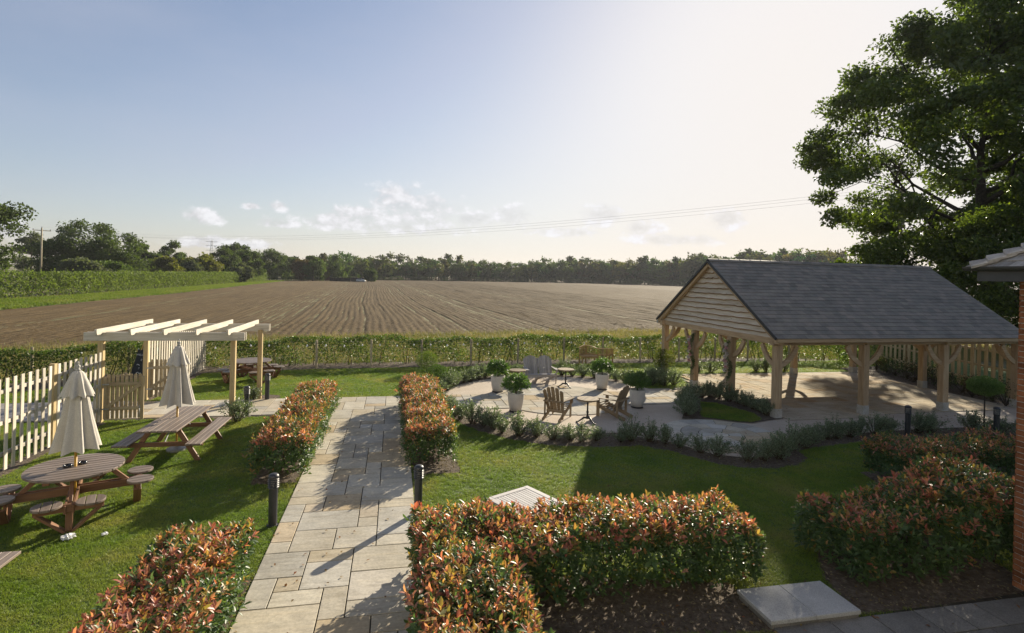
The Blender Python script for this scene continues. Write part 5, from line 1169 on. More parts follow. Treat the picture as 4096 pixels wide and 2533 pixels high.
# ------------------------------------------------------------------ ploughed field, verge and left-hand field hedge
FD = R(-2.5); fu = np.array([math.sin(FD), math.cos(FD)]); fv = np.array([math.cos(FD), -math.sin(FD)])
def field():
    r = np.random.default_rng(5); xs = [-46.]; 
    while xs[-1] < 330: xs.append(xs[-1]+(.13 if -40 < xs[-1] < 48 else .30 if xs[-1] < 110 else 3.0))
    xs = np.array(xs); ts = np.concatenate([np.linspace(27, 46, 70), np.geomspace(46.4, 560, 60)]); X, T = np.meshgrid(xs, ts)
    ph = np.cumsum(r.normal(0, .06, len(xs))); rows = .026*np.sin(xs*2*math.pi/.52+ph)+.012*np.sin(xs*2*math.pi/.26+1)
    tram = np.zeros(len(xs))
    for c in np.arange(-44, 320, 6.3)+r.normal(0, 1.1, len(np.arange(-44, 320, 6.3))):
        for o in (-.9, .9): tram -= .035*np.exp(-((xs-c-o)/.25)**2); tram += .02*np.exp(-((xs-c-o-.45)/.2)**2)
    rise = .012*np.sin(xs*.9)+.02*np.sin(xs*.37+1)
    Z = rows+tram+rise; Z = np.repeat(Z[None], len(ts), 0)+r.normal(0, .022, X.shape)*(np.abs(X) < 110)-.03
    # field boundary: starts beyond the rough strip, ends at the verge on the left
    Wb = .35*np.sin(T*.05+X*.02)+.10*np.sin(T*.13+X*.05+1)+.03*np.sin(T*.41+X*.03); P = (X+Wb)[..., None]*fv+T[..., None]*fu; V = np.c_[P.reshape(-1, 2), Z.ravel()]; ny, nx = X.shape
    idx = np.arange(nx*ny).reshape(ny, nx); F = np.stack([idx[:-1, :-1], idx[:-1, 1:], idx[1:, 1:], idx[1:, :-1]], -1).reshape(-1, 4)
    c = V[F].mean(1); line = np.interp(c[:, 0], [-60, -18, -8, 8, 22, 60, 120], [24.5, 29.8, 34.5, 37.6, 39.5, 41, 44]); left = np.interp(c[:, 1], [20, 55, 93, 212], [-31.5, -32.8, -33.0, -39.6])
    keep = (c[:, 1] > line) & (c[:, 0] > left); F = F[keep]; used = np.unique(F); rem = np.full(len(V), -1); rem[used] = np.arange(len(used)); return npmesh('ploughed_field', V[used], rem[F], smooth=True)
def soil_field():
    m, nt = newmat('ploughed'); t = NT(nt); v = t.pos(); big = t.noise(v, .05, 4); clod = t.noise(v, 3.2, 7, .7); rowv = t.n('ShaderNodeMapping'); 
    g = t.n('ShaderNodeNewGeometry'); t.lk(g.outputs['Position'], rowv.inputs[0]); rowv.inputs['Rotation'].default_value = (0, 0, -FD*-1); rowv.inputs['Scale'].default_value = (2.2, .11, 1)
    st = t.noise(rowv.outputs[0], 1.0, 4, .6)
    col = t.ramp(t.math('ADD', t.math('MULTIPLY', clod, .45), t.math('MULTIPLY', st, .55)), [(.3, (.068, .046, .023)), (.5, (.105, .074, .038)), (.7, (.145, .106, .058))])
    col = t.mix(.5, col, t.ramp(big, [(.35, (.82, .8, .76)), (.65, (1.1, 1.08, 1.0))]), 'MULTIPLY')
    straw = t.ramp(t.noise(v, 9, 5, .7), [(.62, (0, 0, 0)), (.7, (1, 1, 1))]); sx = t.n('ShaderNodeSeparateXYZ'); t.lk(g.outputs['Position'], sx.inputs[0])
    nearf = t.n('ShaderNodeMapRange'); nearf.inputs[1].default_value = 33; nearf.inputs[2].default_value = 47; nearf.inputs[3].default_value = .8; nearf.inputs[4].default_value = .0; t.lk(sx.outputs[1], nearf.inputs[0])
    patch = t.ramp(t.noise(v, .16, 4), [(.42, (0, 0, 0)), (.56, (1, 1, 1))])
    col = t.mix(t.math('MULTIPLY', t.math('MULTIPLY', straw, nearf.outputs[0]), t.math('ADD', patch, .25), True), col, (.46, .38, .24))
    t.out(col, .95, t.bump(t.math('ADD', clod, t.math('MULTIPLY', st, .5)), .9, .06), .1); return m
fo = link('ploughed_field', field(), soil_field(), None, 'structure')
rp = [(-26, 17), (-8.5, 23.9), (2, 24.5), (30, 24.9), (60, 30), (130, 44), (60, 42), (22, 41.5), (8, 39.5), (-8, 36.5), (-18, 31.5), (-60, 26)]
verge = sheet('grass_verge', [(-33.2, 30), (-32.8, 55), (-33.0, 93), (-39.6, 212), (-46, 240), (-44.0, 214), (-40.8, 82), (-42.6, 60), (-44, 30)], -.02, 'lawn')
LHP = [(.11, .155, .038), (.14, .185, .05), (.09, .13, .034), (.165, .21, .065)]
lh = [S(-49.2, 60), S(-47.6, 80), S(-46.8, 92.8), S(-48.8, 137), S(-50.8, 235)]
long_hedge('clipped_hedge', 'long clipped green hedge along the left side of the field', lh, 60000, 3.0, 1.9, .24, LHP, 61, mat='leaf_dull', hjit=.04)

# ------------------------------------------------------------------ trees
OAK = [(.075, .105, .028), (.10, .135, .033), (.135, .165, .04), (.08, .11, .03)]
def tree_geo(seed, H, crown_r, trunk_r, nleaf, leaf, pal, lobes=46, crown_lo=.22, shape='oak', lean=(0, 0), nb=1., clus=.17, skirt=0., gaps=None):
    """tapered trunk, limbs to every leaf mass, leaves spread through each mass with gaps between the masses"""
    r = np.random.default_rng(seed); wood_ = MB(); zc = H*(crown_lo+1)/2; hz = H*(1-crown_lo)/2
    d = rdir(lobes, r); rad = .45+.55*r.random(lobes)**.5
    if shape == 'fir': z = r.random(lobes); a = r.random(lobes)*6.28; w = crown_r*(1-z)*(.6+.5*r.random(lobes)); cen = np.c_[np.cos(a)*w, np.sin(a)*w, H*(.08+.92*z)]
    elif shape == 'poplar': cen = d*rad[:, None]*np.array([crown_r, crown_r, hz])+np.array([0, 0, zc])
    else:
        cen = d*rad[:, None]*np.array([crown_r, crown_r, hz]); cen[:, :2] *= (1+skirt*.0-skirt*cen[:, 2:3]/hz); cen[:, 2] = np.where(cen[:, 2] < 0, cen[:, 2]*.9, cen[:, 2]); cen += np.array([0, 0, zc]); 
    cen[:, :2] += np.array(lean)*(cen[:, 2:3]/H)
    if gaps is not None:                                   # thin the masses where the low sun shines through
        o_, pts_f = np.array(gaps[0]), np.array(gaps[1]); sd_ = np.array(to_sun); w_ = cen+o_; dist = np.full(lobes, 99.)
        for q_ in pts_f: v_ = w_-q_; dist = np.minimum(dist, np.linalg.norm(v_-(v_@sd_)[:, None]*sd_, axis=1))
        keep_ = (dist > 2.6) | (r.random(lobes) < .42); cen = cen[keep_]; nleaf = int(nleaf*keep_.mean()); lobes = len(cen)
    tp = [Vector((lean[0]*a, lean[1]*a, H*.78*a))+Vector((r.normal(0, .018*H*a), r.normal(0, .018*H*a), 0)) for a in (0, .12, .25, .4, .55, .7, .85, 1)]
    wood_.tube(tp, [trunk_r*1.25, trunk_r, trunk_r*.9, trunk_r*.75, trunk_r*.55, trunk_r*.38, trunk_r*.22, trunk_r*.08], 9)
    ts_ = [0, .12, .25, .4, .55, .7, .85, 1]
    def trunk_at(a):
        i_ = max(0, min(6, int(np.searchsorted(ts_, a))-1)); return tp[i_].lerp(tp[i_+1], (a-ts_[i_])/(ts_[i_+1]-ts_[i_]))
    nodes = []; nl = 5 if lobes < 60 else 15
    for k_ in range(nl):                                   # main limbs rise and spread from the trunk
        a0 = .22+.6*k_/nl; s0 = trunk_at(a0); az_ = k_*2.4+r.normal(0, .3); rch = crown_r*(.78-.3*a0)*(.8+.4*r.random()); rise = H*(.10+.22*r.random()); pts_ = []
        for q_ in range(6):
            u_ = q_/5; pts_.append(s0+Vector((math.cos(az_+.35*u_*math.sin(k_))*rch*u_, math.sin(az_+.35*u_*math.sin(k_))*rch*u_, rise*u_**1.4))+Vector((r.normal(0, 1), r.normal(0, 1), r.normal(0, .6)))*.012*H*u_)
        r0 = trunk_r*(.55-.35*a0); wood_.tube(pts_, [r0, r0*.8, r0*.62, r0*.46, r0*.32, r0*.18], 6, caps=False); nodes += [(p_, r0*(1-.75*q_/5)) for q_, p_ in enumerate(pts_) if q_ > 0]
    nodes += [(trunk_at(a_), trunk_r*.22) for a_ in (.6, .75, .88, .98)]; NP = np.array([tuple(p_[0]) for p_ in nodes])
    for c in cen:
        j_ = int(np.argmin(np.linalg.norm(NP-c, axis=1)+.35*np.maximum(0, NP[:, 2]-c[2]))); s0 = nodes[j_][0]; c = Vector(c); rr = min(nodes[j_][1]*.55, trunk_r*.16)*nb
        m1 = s0.lerp(c, .5)+Vector((r.normal(0, 1), r.normal(0, 1), r.normal(.6, 1)))*(c-s0).length*.10; wood_.tube([s0, m1, c], [rr, rr*.6, rr*.2], 5, caps=False)
        for _ in range(2 if lobes > 60 else 0):
            e_ = c+Vector(rdir(1, r)[0])*crown_r*clus*.9; wood_.tube([m1.lerp(c, .6), e_], [rr*.4, rr*.1], 4, caps=False)
    i = r.integers(0, lobes, nleaf); sz = (.6+.7*r.random(lobes))[i]*crown_r*clus; dv = rdir(nleaf, r)*(r.random(nleaf)**.42*sz)[:, None]
    dv[:, 2] *= .72; P = cen[i]+dv*np.array([1.15, 1.15, 1.0]); P[:, 2] = np.maximum(P[:, 2], .3); D = unit(rdir(nleaf, r)+np.array([0, 0, -.15])); Ln = leaf*(.55+.9*r.random(nleaf))
    tone = (.8+.4*r.random(lobes))[i][:, None]
    return leafgeo(P, D, rdir(nleaf, r)+np.array([0, 0, .7]), Ln, Ln*.62, colmix(nleaf, pal, r)*tone, 2), wood_
def tree(name, label, loc, seed, H, crown_r, trunk_r, nleaf, leaf, pal, group=None, mat='leaf_dull', **kw):
    t = thing(name, label, 'tree', loc, 0, group); (V, F, Cc), w = tree_geo(seed, H, crown_r, trunk_r, nleaf, leaf, pal, **kw); link('crown', npmesh('crown', V, F, Cc), mat, t); w.build('trunk', 'bark', t, smooth=True); return t
def gl(px, depth): q_ = atd(px, 1200, depth); return (q_.x, q_.y, -.05)
p = gl(3985, 42); tree('oak_tree', 'tall spreading oak behind the pavilion, its crown against the sun', p, 71, 26.5, 12.2, .6, 102000, .29, OAK, 'tall oaks on the right', 'leaf', lobes=270, crown_lo=.11, lean=(-2.6*rgt.x, -2.6*rgt.y), clus=.115, nb=.85, skirt=.45, gaps=(p, [(x_, y_, 0.) for x_ in (11.5, 13, 14.5, 16, 17.5) for y_ in (17.0, 18.5, 20)]))
p = gl(4420, 44); tree('oak_tree', 'tall oak at the right edge with open branching crown', p, 72, 30, 12, .6, 70000, .31, OAK, 'tall oaks on the right', 'leaf', lobes=170, crown_lo=.2, clus=.125, nb=.85)
UND = [(.08, .115, .022), (.12, .16, .03), (.17, .205, .04), (.065, .095, .025)]
for i, (px, dep, H_, cr) in enumerate(((3610, 40, 8.0, 3.6), (3810, 38, 9.0, 3.8), (4000, 35, 9.0, 3.4), (4160, 32, 9.0, 3.2), (3440, 46, 7.0, 3.4), (4330, 34, 11, 4))):
    lbs = ('sunlit bushy tree showing over the middle of the slate roof', 'low bushy tree at the foot of the big oak', 'ivy green bush beside the brick corner above the fence', 'dense bush hidden mostly by the brick house', 'small round tree showing over the slate ridge', 'dense tree beyond the house at the right edge')
    tree('bushy_tree', lbs[i], gl(px, dep), 80+i, H_, cr, .14, 13000, .2, UND, 'undergrowth beyond the timber fence', 'leaf', lobes=30, crown_lo=.06, clus=.28)
# trees behind the left-hand hedge, measured off the photo: (pixel x, distance, top pixel y, half width px)
LG = [(.065, .095, .026), (.085, .12, .032), (.05, .078, .024)]
MG = [(.075, .115, .028), (.095, .14, .035), (.06, .095, .026)]
YG = [(.14, .15, .03), (.17, .16, .035), (.11, .13, .03)]
BG = [(.11, .13, .075), (.09, .11, .06)]
BR = [(.12, .085, .045), (.10, .085, .04)]
LT = [(-95, 78, 690, 110, LG, 'oak', 'dark tall tree cut by the left edge of the picture'), (120, 150, 935, 42, BG, 'poplar', 'slim pale tree left of the telegraph pole'), (215, 112, 955, 65, LG, 'oak', 'dark round tree just right of the telegraph pole'), (330, 116, 872, 95, LG, 'oak', 'tallest dark oak behind the long hedge'), (440, 114, 925, 95, LG, 'oak', 'broad dark oak right of the tallest one'),
      (330, 100, 1040, 70, BG, 'oak', 'grey green thorn bush standing before the oaks'), (440, 104, 1045, 60, MG, 'oak', 'low thorn bush before the broad oak'), (575, 140, 985, 55, LG, 'oak', 'dark tree right of the broad oak'), (640, 132, 1030, 50, YG, 'oak', 'light green sunlit tree above the hedge'), (680, 165, 960, 40, LG, 'poplar', 'thin tree with a tufted top'), (735, 150, 1030, 45, LG, 'oak', 'middling dark tree behind the hedge'), (760, 140, 1050, 38, BG, 'oak', 'greyish willow like bush over the hedge'), (800, 145, 1025, 52, YG, 'oak', 'olive yellow rounded tree behind the hedge'),
      (875, 170, 1000, 52, LG, 'oak', 'dark dome shaped tree near the hedge end'), (935, 185, 980, 58, LG, 'oak', 'tall dark tree near the hedge end'), (985, 180, 998, 50, LG, 'oak', 'dark tree with drooping right side'), (960, 160, 1055, 34, BG, 'oak', 'small pale tree low behind the hedge'), (1075, 215, 1005, 52, LG, 'oak', 'dark feathery tree beyond the hedge end'), (1150, 232, 1018, 30, LG, 'poplar', 'thin see-through tree beyond the hedge end'), (1205, 222, 1035, 32, BR, 'oak', 'bronze leaved tree beside the cottage garden'), (1250, 220, 1026, 36, MG, 'oak', 'fresh green tree beside the cottage'), (1290, 235, 1065, 17, YG, 'oak', 'small bright yellow green tree by the cottage roof'),
      (1350, 240, 1022, 40, MG, 'oak', 'large fresh green tree behind the cottage'), (1480, 236, 1078, 20, LG, 'oak', 'small round tree to the right of the parked car')]
for i, (px, dep, ty, hw_, pal, shp, lb) in enumerate(LT):
    hor = CYP+math.tan(ROLL)*(px-2048); H_ = max(4., (hor-ty)/FPX*dep+CAMH); cr = hw_/FPX*dep*1.15
    tree('hedgerow_tree', lb, gl(px, dep), 600+i, H_, cr, .022*H_, 12500 if hw_ > 45 else 7000, .42 if dep < 130 else .5, pal, 'trees along the left side of the field', 'leaf_dull', lobes=44 if hw_ > 45 else 30, crown_lo=.04, shape=shp, clus=.36)
# far wood: one mass of trees along the end of the field
def far_wood():
    r = np.random.default_rng(9); parts = []; tr = MB()
    pr = [tree_geo(900+i, 18, 6.0, .35, 1080, 1.25, [(.045, .065, .028), (.06, .08, .032), (.075, .095, .036), (.05, .07, .03)] if i % 3 else MG, lobes=22, crown_lo=.05, shape='oak' if i != 4 else 'fir', clus=.36) for i in range(6)]
    for row in range(2):
        px = 1015.
        while px < 3350:
            dep = np.interp(px, [1000, 1300, 1700, 2400, 3000, 3400], [250, 262, 330, 420, 380, 330])*(1+.05*row)*(1+r.normal(0, .008)); top = np.interp(px, [1000, 1250, 1500, 1800, 2100, 2400, 2700, 2900, 3030, 3120, 3400], [1042, 1040, 1030, 1046, 1056, 1050, 1043, 1040, 1015, 1022, 1010])+r.normal(0, 10)+6*math.sin(px*.013)-row*2
            hor = CYP+math.tan(ROLL)*(px-2048); H_ = (hor-top)/FPX*dep+CAMH; k_ = int(r.integers(0, 6)); k_ = 4 if r.random() < .07 else (k_ if k_ != 4 else 1); (V, F, Cc), w_ = pr[k_]; s = H_/18*(1.12 if k_ == 4 else 1); sx = s*(.85+.3*r.random()); a = r.random()*6.28; q_ = gl(px, dep)
            Vr = np.c_[(V[:, 0]*math.cos(a)-V[:, 1]*math.sin(a))*sx+q_[0], (V[:, 0]*math.sin(a)+V[:, 1]*math.cos(a))*sx+q_[1], V[:, 2]*s]; parts.append((Vr, F, Cc*(.75+.6*r.random())*np.array([1+.25*r.normal(), 1., 1.]))); tr.tube([(q_[0], q_[1], 0), (q_[0], q_[1], H_*.6)], [.35, .2], 5)
            if row == 0: Vb = Vr.copy(); Vb[:, 2] = np.maximum(Vb[:, 2]*.36-1.2, -.05); parts.append((Vb+np.array([r.normal(0, 3), -5, 0]), F[::2], Cc*1.1))
            px += r.uniform(17, 30)*330/dep*.95
    V, F, Cc = joingeo(parts); o = thing('far_wood', 'dark wood along the far end of the ploughed field', 'wood'); o['kind'] = 'stuff'; link('crowns', npmesh('far_wood', V, F, Cc), 'leaf_dull', o, 'stuff'); tr.build('trunks', 'bark', o, 'stuff')
far_wood()

# ------------------------------------------------------------------ telegraph poles, wires, pylon
def tpole(label, pos, H_, ang):
    t = thing('telegraph_pole', label, 'telegraph pole', pos, ang, 'telegraph poles'); MB().tube([(0, 0, 0), (0, 0, H_)], [.17, .11], 10).build('pole', 'old_post', t, smooth=True); plank('crossarm', (-1.35, 0, H_-.45), (1.35, 0, H_-.45), .1, .12, 'old_post', t)
    for x in (-1.25, 0, 1.25): MB().lathe([(.04, 0), (.06, .06), (.05, .2), (.01, .22)], 8, (x, 0, H_-.39 if x else H_)).build('insulator', 'iron', t)
pA = atd(163, 1090, 96); zA = atd(163, 912, 96).z; pB = atd(3600, 1000, 43); zB = atd(3600, 755, 43).z
dw = Vector((pB.x-pA.x, pB.y-pA.y, 0)); angw = math.atan2(dw.y, dw.x)-math.pi/2
tpole('wooden telegraph pole with crossarm rising from the long hedge', (pA.x, pA.y, -.05), zA+.05, angw); tpole('wooden telegraph pole hidden in the oak on the right', (pB.x, pB.y, -.05), zB+.05, angw)
wv = thing('overhead_wires', 'three overhead wires crossing the sky above the field', 'wires'); nx_ = Vector((math.cos(angw), math.sin(angw), 0))
for x in (-1.25, 0, 1.25):
    a_ = Vector((pA.x, pA.y, zA-.2+(.4 if x == 0 else 0)))+nx_*x; b_ = Vector((pB.x, pB.y, zB-.2+(.4 if x == 0 else 0)))+nx_*x
    pts = [a_.lerp(b_, i/40)-Vector((0, 0, 4*2.7*(i/40)*(1-i/40))) for i in range(41)]; MB().tube(pts, .007, 4, caps=False).build('wire', 'line', wv)
py_ = atd(845, 1075, 430); pyl = thing('electricity_pylon', 'distant lattice pylon behind the hedgerow trees', 'pylon', (py_.x, py_.y, -.05)); b = MB(); Hp = (1074-962)/FPX*430+4
cor = lambda z, s1, s2: Vector((s1*(2.6*(1-z/Hp)**1.6+.5), s2*(2.6*(1-z/Hp)**1.6+.5), z)); lev = [Hp*i/10 for i in range(11)]
for s1, s2 in ((-1, -1), (1, -1), (1, 1), (-1, 1)):
    for z0, z1 in zip(lev, lev[1:]): b.beam(cor(z0, s1, s2), cor(z1, s1, s2), .16, .16); b.beam(cor(z0, s1, s2), cor(z1, -s2, s1), .1, .1)
b.build('tower', 'galv', pyl)
for z in (.70, .84, .96): b = MB(); b.beam((-4.2, 0, Hp*z), (4.2, 0, Hp*z), .25, .25); b.build('crossarm', 'galv', pyl)

# ------------------------------------------------------------------ cottage, dark fence and parked car at the end of the field
hD = 240; ctg = atd(1315, 1120, hD); ct = thing('cottage', 'small brick cottage with hipped slate roof beyond the field', 'house', (ctg.x, ctg.y, -.05), -YAW); pxm = hD/FPX
rt_, wh = 36*pxm/2, (lambda y: (CYP-18.3-y)*pxm+CAMH)
MB().box(-rt_*.86, rt_*.86, 0, 4.2, 0, 2.75).build('wall', simple('cottage_brick', [(.3, (.14, .065, .045)), (.7, (.20, .10, .07))], 2, .9, .2), ct)
MB().hexa([(-rt_, -.25, 2.7), (rt_, -.25, 2.7), (rt_, 4.5, 2.7), (-rt_, 4.5, 2.7)], [(-.5, 1.7, 4.35), (.5, 1.7, 4.35), (.5, 2.4, 4.35), (-.5, 2.4, 4.35)]).build('roof', 'slate', ct)
MB().box(-.75, -.2, 1.4, 2.0, 3.4, 5.6).build('chimney', 'brick', ct)
wn = MB().box(.55, 1.55, -.05, .02, 1.7, 2.5).build('window', 'frosted', ct); MB().box(.62, 1.01, -.058, -.045, 1.77, 2.43).build('pane', 'ashtray', wn); MB().box(1.09, 1.48, -.058, -.045, 1.77, 2.43).build('pane', 'ashtray', wn)
MB().box(rt_*.86, rt_*.86+3.6, .8, 3.6, 0, 2.0).build('extension', 'mortar', ct); MB().hexa([(rt_*.8, .5, 2.0), (rt_*.86+3.9, .5, 2.0), (rt_*.86+3.9, 3.9, 2.0), (rt_*.8, 3.9, 2.0)], [(rt_*.8, 2.1, 2.9), (rt_*.86+3.9, 2.1, 2.9), (rt_*.86+3.9, 2.3, 2.9), (rt_*.8, 2.3, 2.9)]).build('extension_roof', 'slate', ct)
dkw = simple('creosote', [(.3, (.02, .016, .014)), (.7, (.04, .032, .028))], 3, .8, .2); M['creosote'] = dkw
dfn = atd(1360, 1122, 226); df = thing('panel_fence', 'dark brown panel fence in front of the cottage', 'fence', (dfn.x, dfn.y, -.05), -YAW)
for i in range(5): hpx = 1.25 if i < 2 else 1.5; MB().box(-4.3+i*1.72, -4.3+(i+1)*1.72-.06, -.04, .04, 0, hpx).build('panel', dkw, df); MB().box(-4.3+(i+1)*1.72-.08, -4.3+(i+1)*1.72+.02, -.06, .06, 0, hpx+.1).build('post', dkw, df)
long_hedge('garden_hedge', 'low dark garden hedge in front of the cottage trees', [Vector((*atd(1130, 1120, 224).xy, 0)), Vector((*atd(1295, 1122, 224).xy, 0))], 2600, 1.5, .9, .4, LG, 66, mat='leaf_dull', hjit=.06)
shp = atd(1420, 1122, 233); sh = thing('dark_shed', 'dark low shed behind the parked car', 'shed', (shp.x, shp.y, -.05), -YAW); MB().box(-1.8, 3.4, 0, 2.4, 0, 1.55).build('wall', dkw, sh); MB().hexa([(-2, -.2, 1.55), (3.6, -.2, 1.5), (3.6, 2.6, 1.5), (-2, 2.6, 1.55)], [(-2, -.2, 1.66), (3.6, -.2, 1.6), (3.6, 2.6, 1.62), (-2, 2.6, 1.68)]).build('roof', dkw, sh)
cp = atd(1444, 1123, 224); car = thing('parked_car', 'silver parked car beside the cottage fence', 'car', (cp.x, cp.y, -.03), -YAW); silver = simple('car_paint', [(.3, (.55, .57, .60)), (.7, (.62, .64, .67))], 3, .25, 0, spec=.6, metal=.2)
side = [(-1.75, .28), (-1.78, .62), (-1.68, .95), (-1.25, 1.32), (.15, 1.38), (.75, .95), (1.6, .80), (1.76, .55), (1.74, .28)]
b = MB(); inn = [(-1.55, .98), (-1.18, 1.27), (.12, 1.32), (.6, .97)]
b.hexa([(x, -.78, z) for x, z in side], [(x, .78, z) for x, z in side]).build('body', silver, car, bevel=.06)
MB().hexa([(x*.98, -.795, z) for x, z in inn], [(x*.98, -.77, z) for x, z in inn]).build('side_window', 'ashtray', car); MB().hexa([(.22, -.68, 1.34), (.22, .68, 1.34), (.78, .68, .98), (.78, -.68, .98)], [(.25, -.68, 1.36), (.25, .68, 1.36), (.81, .68, 1.0), (.81, -.68, 1.0)]).build('windscreen', 'ashtray', car)
for x in (-1.1, 1.12):
    for y in (-.72, .72): w_ = MB().tube([(x, y-.1, .3), (x, y+.1, .3)], .30, 16).build('wheel', 'cable', car); MB().tube([(x, y-.115, .3), (x, y+.115, .3)], .18, 12).build('rim', 'galv', w_)
MB().box(1.68, 1.78, -.7, -.4, .58, .72).build('headlight', 'frosted', car); MB().box(1.68, 1.78, .4, .7, .58, .72).build('headlight', 'frosted', car)
# ------------------------------------------------------------------ grass: tufts instanced on scattered points (stuff)
def tuft_mesh(name, n, h, spread, w, lean, seed):
    r = np.random.default_rng(seed); a = r.random(n)*6.28; P = np.c_[np.cos(a), np.sin(a), np.zeros(n)]*(r.random((n, 1))**.5)*spread; hh = h*(.6+.7*r.random(n)); dl = r.random(n)*6.28; D = np.c_[np.cos(dl), np.sin(dl), np.zeros(n)]; S_ = np.c_[-np.sin(dl), np.cos(dl), np.zeros(n)]; le = (lean*(.4+1.2*r.random(n)))[:, None]; hh = hh[:, None]
    V = np.stack([P-S_*w, P+S_*w, P+D*hh*le*.35+np.array([0, 0, 1])*hh*.6+S_*w*.8, P+D*hh*le*.35+np.array([0, 0, 1])*hh*.6-S_*w*.8, P+D*hh*le+np.array([0, 0, 1])*hh*(1-.35*le)], 1); f = [(0, 1, 2), (0, 2, 3), (3, 2, 4)]
    F = (np.array(f)[None]+(np.arange(n)*5)[:, None, None]).reshape(-1, 3); return npmesh(name, V.reshape(-1, 3), F)
def scatter(name, label, P, tuft, mat, smin, smax, seed):
    """vertices carry the positions; geometry nodes put a tuft on each"""
    r = np.random.default_rng(seed); me = bpy.data.meshes.new(name); me.vertices.add(len(P)); me.vertices.foreach_set('co', np.asarray(P, np.float32).ravel()); o = bpy.data.objects.new(name, me); C.objects.link(o); o['kind'] = 'stuff'; o['label'] = label; o['category'] = 'grass'
    if not tuft.materials: tuft.materials.append(M[mat])
    to = bpy.data.objects.new('tuft', tuft)
    ng = bpy.data.node_groups.new(name, 'GeometryNodeTree'); ng.interface.new_socket('Geometry', in_out='INPUT', socket_type='NodeSocketGeometry'); ng.interface.new_socket('Geometry', in_out='OUTPUT', socket_type='NodeSocketGeometry'); N = ng.nodes
    gi, go = N.new('NodeGroupInput'), N.new('NodeGroupOutput'); ip = N.new('GeometryNodeInstanceOnPoints'); oi = N.new('GeometryNodeObjectInfo'); oi.inputs[0].default_value = to; oi.inputs[1].default_value = True
    rr = N.new('FunctionNodeRandomValue'); rr.data_type = 'FLOAT_VECTOR'; rr.inputs[0].default_value = (-.15, -.15, 0); rr.inputs[1].default_value = (.15, .15, 6.283); rs_ = N.new('FunctionNodeRandomValue'); rs_.data_type = 'FLOAT'; rs_.inputs[2].default_value = smin; rs_.inputs[3].default_value = smax
    e2r = N.new('FunctionNodeEulerToRotation') if hasattr(bpy.types, 'FunctionNodeEulerToRotation') else None
    L = ng.links.new; L(gi.outputs[0], ip.inputs['Points']); L(oi.outputs['Geometry'], ip.inputs['Instance'])
    if e2r: L(rr.outputs[0], e2r.inputs[0]); L(e2r.outputs[0], ip.inputs['Rotation'])
    else: L(rr.outputs[0], ip.inputs['Rotation'])
    L(rs_.outputs[1], ip.inputs['Scale']); L(ip.outputs[0], go.inputs[0]); md = o.modifiers.new('tufts', 'NODES'); md.node_group = ng; return o
def rnd_area(x0, x1, y0, y1, dens, r):
    n = int((x1-x0)*(y1-y0)*dens); return np.c_[x0+(x1-x0)*r.random(n), y0+(y1-y0)*r.random(n)]
def nograss(P):
    m_ = np.zeros(len(P), bool)
    for q_ in PAVED: m_ |= inpoly(P, q_)
    for q_ in BEDS.values(): m_ |= inpoly(P, q_)
    m_ |= inpoly(P, STEP_POLY); m_ |= np.hypot(P[:, 0]-RING_C.x, P[:, 1]-RING_C.y) < 1.69*K+.02; m_ |= inpoly(P, [(PS0+11*CS, PT(49)), (PS0+38*CS, PT(49)), (PS0+38*CS, PT(55)), (PS0+11*CS, PT(55))]); return m_
def inview(P, pad=.04):
    Q = P @ np.array([[rgt.x, fwd.x], [rgt.y, fwd.y]]); return (Q[:, 1] > 3) & (np.abs(Q[:, 0]/np.maximum(Q[:, 1], .1)) < 2048/FPX+pad)
r8 = np.random.default_rng(88)
tuft1 = tuft_mesh('lawn_tuft', 14, .032, .055, .0026, .75, 1)
P = np.concatenate([rnd_area(-8.5, 11, 3.5, 10, 950, r8), rnd_area(-14, 18, 10, 16.5, 620, r8), rnd_area(-16, 24, 16.5, 24.4, 420, r8)]); P = P[inview(P)]; P = P[~nograss(P)]
P = P[inpoly(P, [(-26, -4), (30, -4), (30, 24.6), (2, 24.2), (-8, 23.6), (-14, 21.2), (-26, 18)])]
scatter('lawn_grass', 'short mown grass of the garden lawns', np.c_[P, np.zeros(len(P))], tuft1, 'grass', .6, 1.15, 1)
P = rnd_area(8, 12, 13, 17, 700, r8); P = P[inpoly(P, tri_lawn_xy)]; scatter('lawn_grass', 'short mown grass of the small lawn by the pavilion', np.c_[P, np.full(len(P), .041)], tuft1, 'grass', .6, 1.1, 2)
tuft2 = tuft_mesh('rough_tuft', 9, .34, .12, .006, .5, 3)
P = np.concatenate([rnd_area(-30, 40, 22, 44, 26, r8)]); P = P[inview(P, .1)]; line = np.interp(P[:, 0], [-60, -18, -8, 8, 22, 60], [24.5, 29.8, 34.5, 37.6, 39.5, 41]); hl = np.interp(P[:, 0], [q_.x for q_ in HL], [q_.y for q_ in HL])
P = P[(P[:, 1] < line+r8.normal(0, .8, len(P))) & (P[:, 1] > hl+.3)]; scatter('rough_grass', 'pale rough grass and stubble between the hedge and the ploughed field', np.c_[P, np.full(len(P), -.06)], tuft2, 'dry_grass', .5, 1.25, 3)
tuft3 = tuft_mesh('verge_tuft', 12, .22, .30, .02, .5, 4)
n3 = 26000; t_ = 40+190*r8.random(n3)**1.6; xr_ = np.interp(t_, [20, 55, 93, 212], [-31.7, -33.0, -33.2, -39.8]); xl_ = np.interp(t_, [30, 60, 82, 214], [-43, -42.2, -41.2, -44.0]); P = np.c_[xl_+(xr_-xl_)*r8.random(n3), t_]
scatter('verge_grass', 'bright green grass verge beside the ploughed field', np.c_[P, np.full(n3, -.03)], tuft3, 'strip_grass', .7, 1.3, 4)
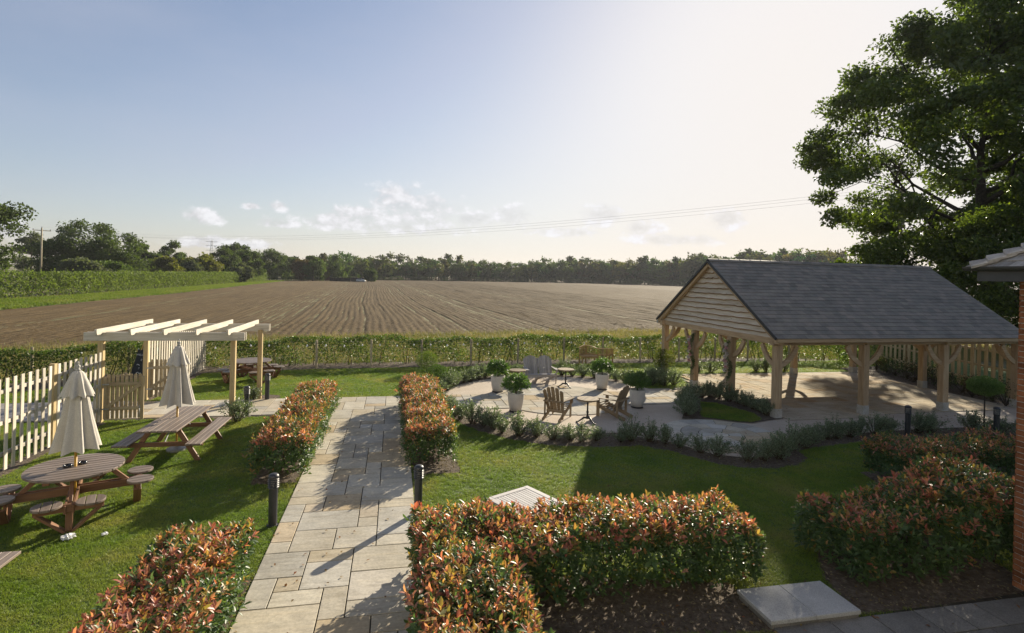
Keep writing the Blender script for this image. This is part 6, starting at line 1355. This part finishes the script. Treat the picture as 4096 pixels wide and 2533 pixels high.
# bark chips and stones in the beds
P = np.concatenate([rnd_area(-3, 9, 3, 9, 160, r8), rnd_area(1, 18, 10, 14, 110, r8), rnd_area(-3, 2, 10, 17, 60, r8)]); mk = np.zeros(len(P), bool)
for q_ in BEDS.values(): mk |= inpoly(P, q_)
P = P[mk]; P = P[inview(P)]; n = len(P); V, F, Cc = leafgeo(np.c_[P, .012+.015*r8.random(n)], rdir(n, r8)*np.array([1, 1, .25]), np.tile([0, 0, 1.], (n, 1))+rdir(n, r8)*.4, .045*(.5+r8.random(n)), .022*(.6+.8*r8.random(n)), colmix(n, [(.16, .11, .07), (.26, .20, .13), (.10, .07, .045), (.32, .27, .2)], r8), 2)
chips = link('bark_chips', npmesh('bark_chips', V, F, Cc), 'leaf_dull', None, 'stuff'); chips['label'] = 'bark chips and small stones strewn over the beds'; chips['category'] = 'mulch'
# fallen leaves on paving and grass
P = np.concatenate([rnd_area(-2.2, 1.0, 4, 17, 3.2, r8), rnd_area(4, 9, 4, 7, 5, r8), rnd_area(9, 20, 11, 21, 1.6, r8), rnd_area(-7, 9, 5, 12, 1.0, r8)]); n = len(P); zl = np.where(nograss(P), .036, .03)+.006*r8.random(n)
V, F, Cc = leafgeo(np.c_[P, zl], rdir(n, r8)*np.array([1, 1, .12]), np.tile([0, 0, 1.], (n, 1))+rdir(n, r8)*.3, .055*(.5+.8*r8.random(n)), .028*(.6+.8*r8.random(n)), colmix(n, [(.22, .11, .05), (.30, .20, .09), (.16, .09, .05), (.28, .09, .05)], r8), 4)
fl_ = link('fallen_leaves', npmesh('fallen_leaves', V, F, Cc), 'leaf_dull', None, 'stuff'); fl_['label'] = 'scattered fallen leaves on paving and lawn'; fl_['category'] = 'leaves'
for i, (px, py, s_) in enumerate(((272, 2150, .10), (420, 2137, .05))):
    p = G(px, py, .03); bm = bmesh.new(); bmesh.ops.create_icosphere(bm, subdivisions=3, radius=s_)
    for v in bm.verts: v.co = v.co*(.75+.3*math.sin(v.co.x*90+i)*math.sin(v.co.y*80)+.15*math.sin(v.co.z*140)); v.co.z *= .45
    me = bpy.data.meshes.new('paper_scrap'); bm.to_mesh(me); bm.free(); o = link('paper_scrap', me, 'frosted'); o.location = (p.x, p.y, .04); tag(o, ('crumpled white paper scrap on the grass by the round table leg', 'smaller white paper scrap on the grass right of the round table')[i], 'paper')
# ------------------------------------------------------------------ haze: even, thin evening air round the whole place
def haze(density, aniso):
    o = MB().box(-960, 960, -120, 1500, -1.2, 34).build('haze', None); o['kind'] = 'stuff'; o['label'] = 'thin evening haze over the field and garden'; o['category'] = 'haze'
    m, nt = newmat('haze'); v = nt.nodes.new('ShaderNodeVolumePrincipled'); v.inputs['Color'].default_value = (.93, .95, 1, 1); v.inputs['Density'].default_value = density; v.inputs['Anisotropy'].default_value = aniso
    out = nt.nodes.new('ShaderNodeOutputMaterial'); nt.links.new(v.outputs[0], out.inputs['Volume']); o.data.materials.append(m); o.display_type = 'WIRE'
haze(.00016, .1)
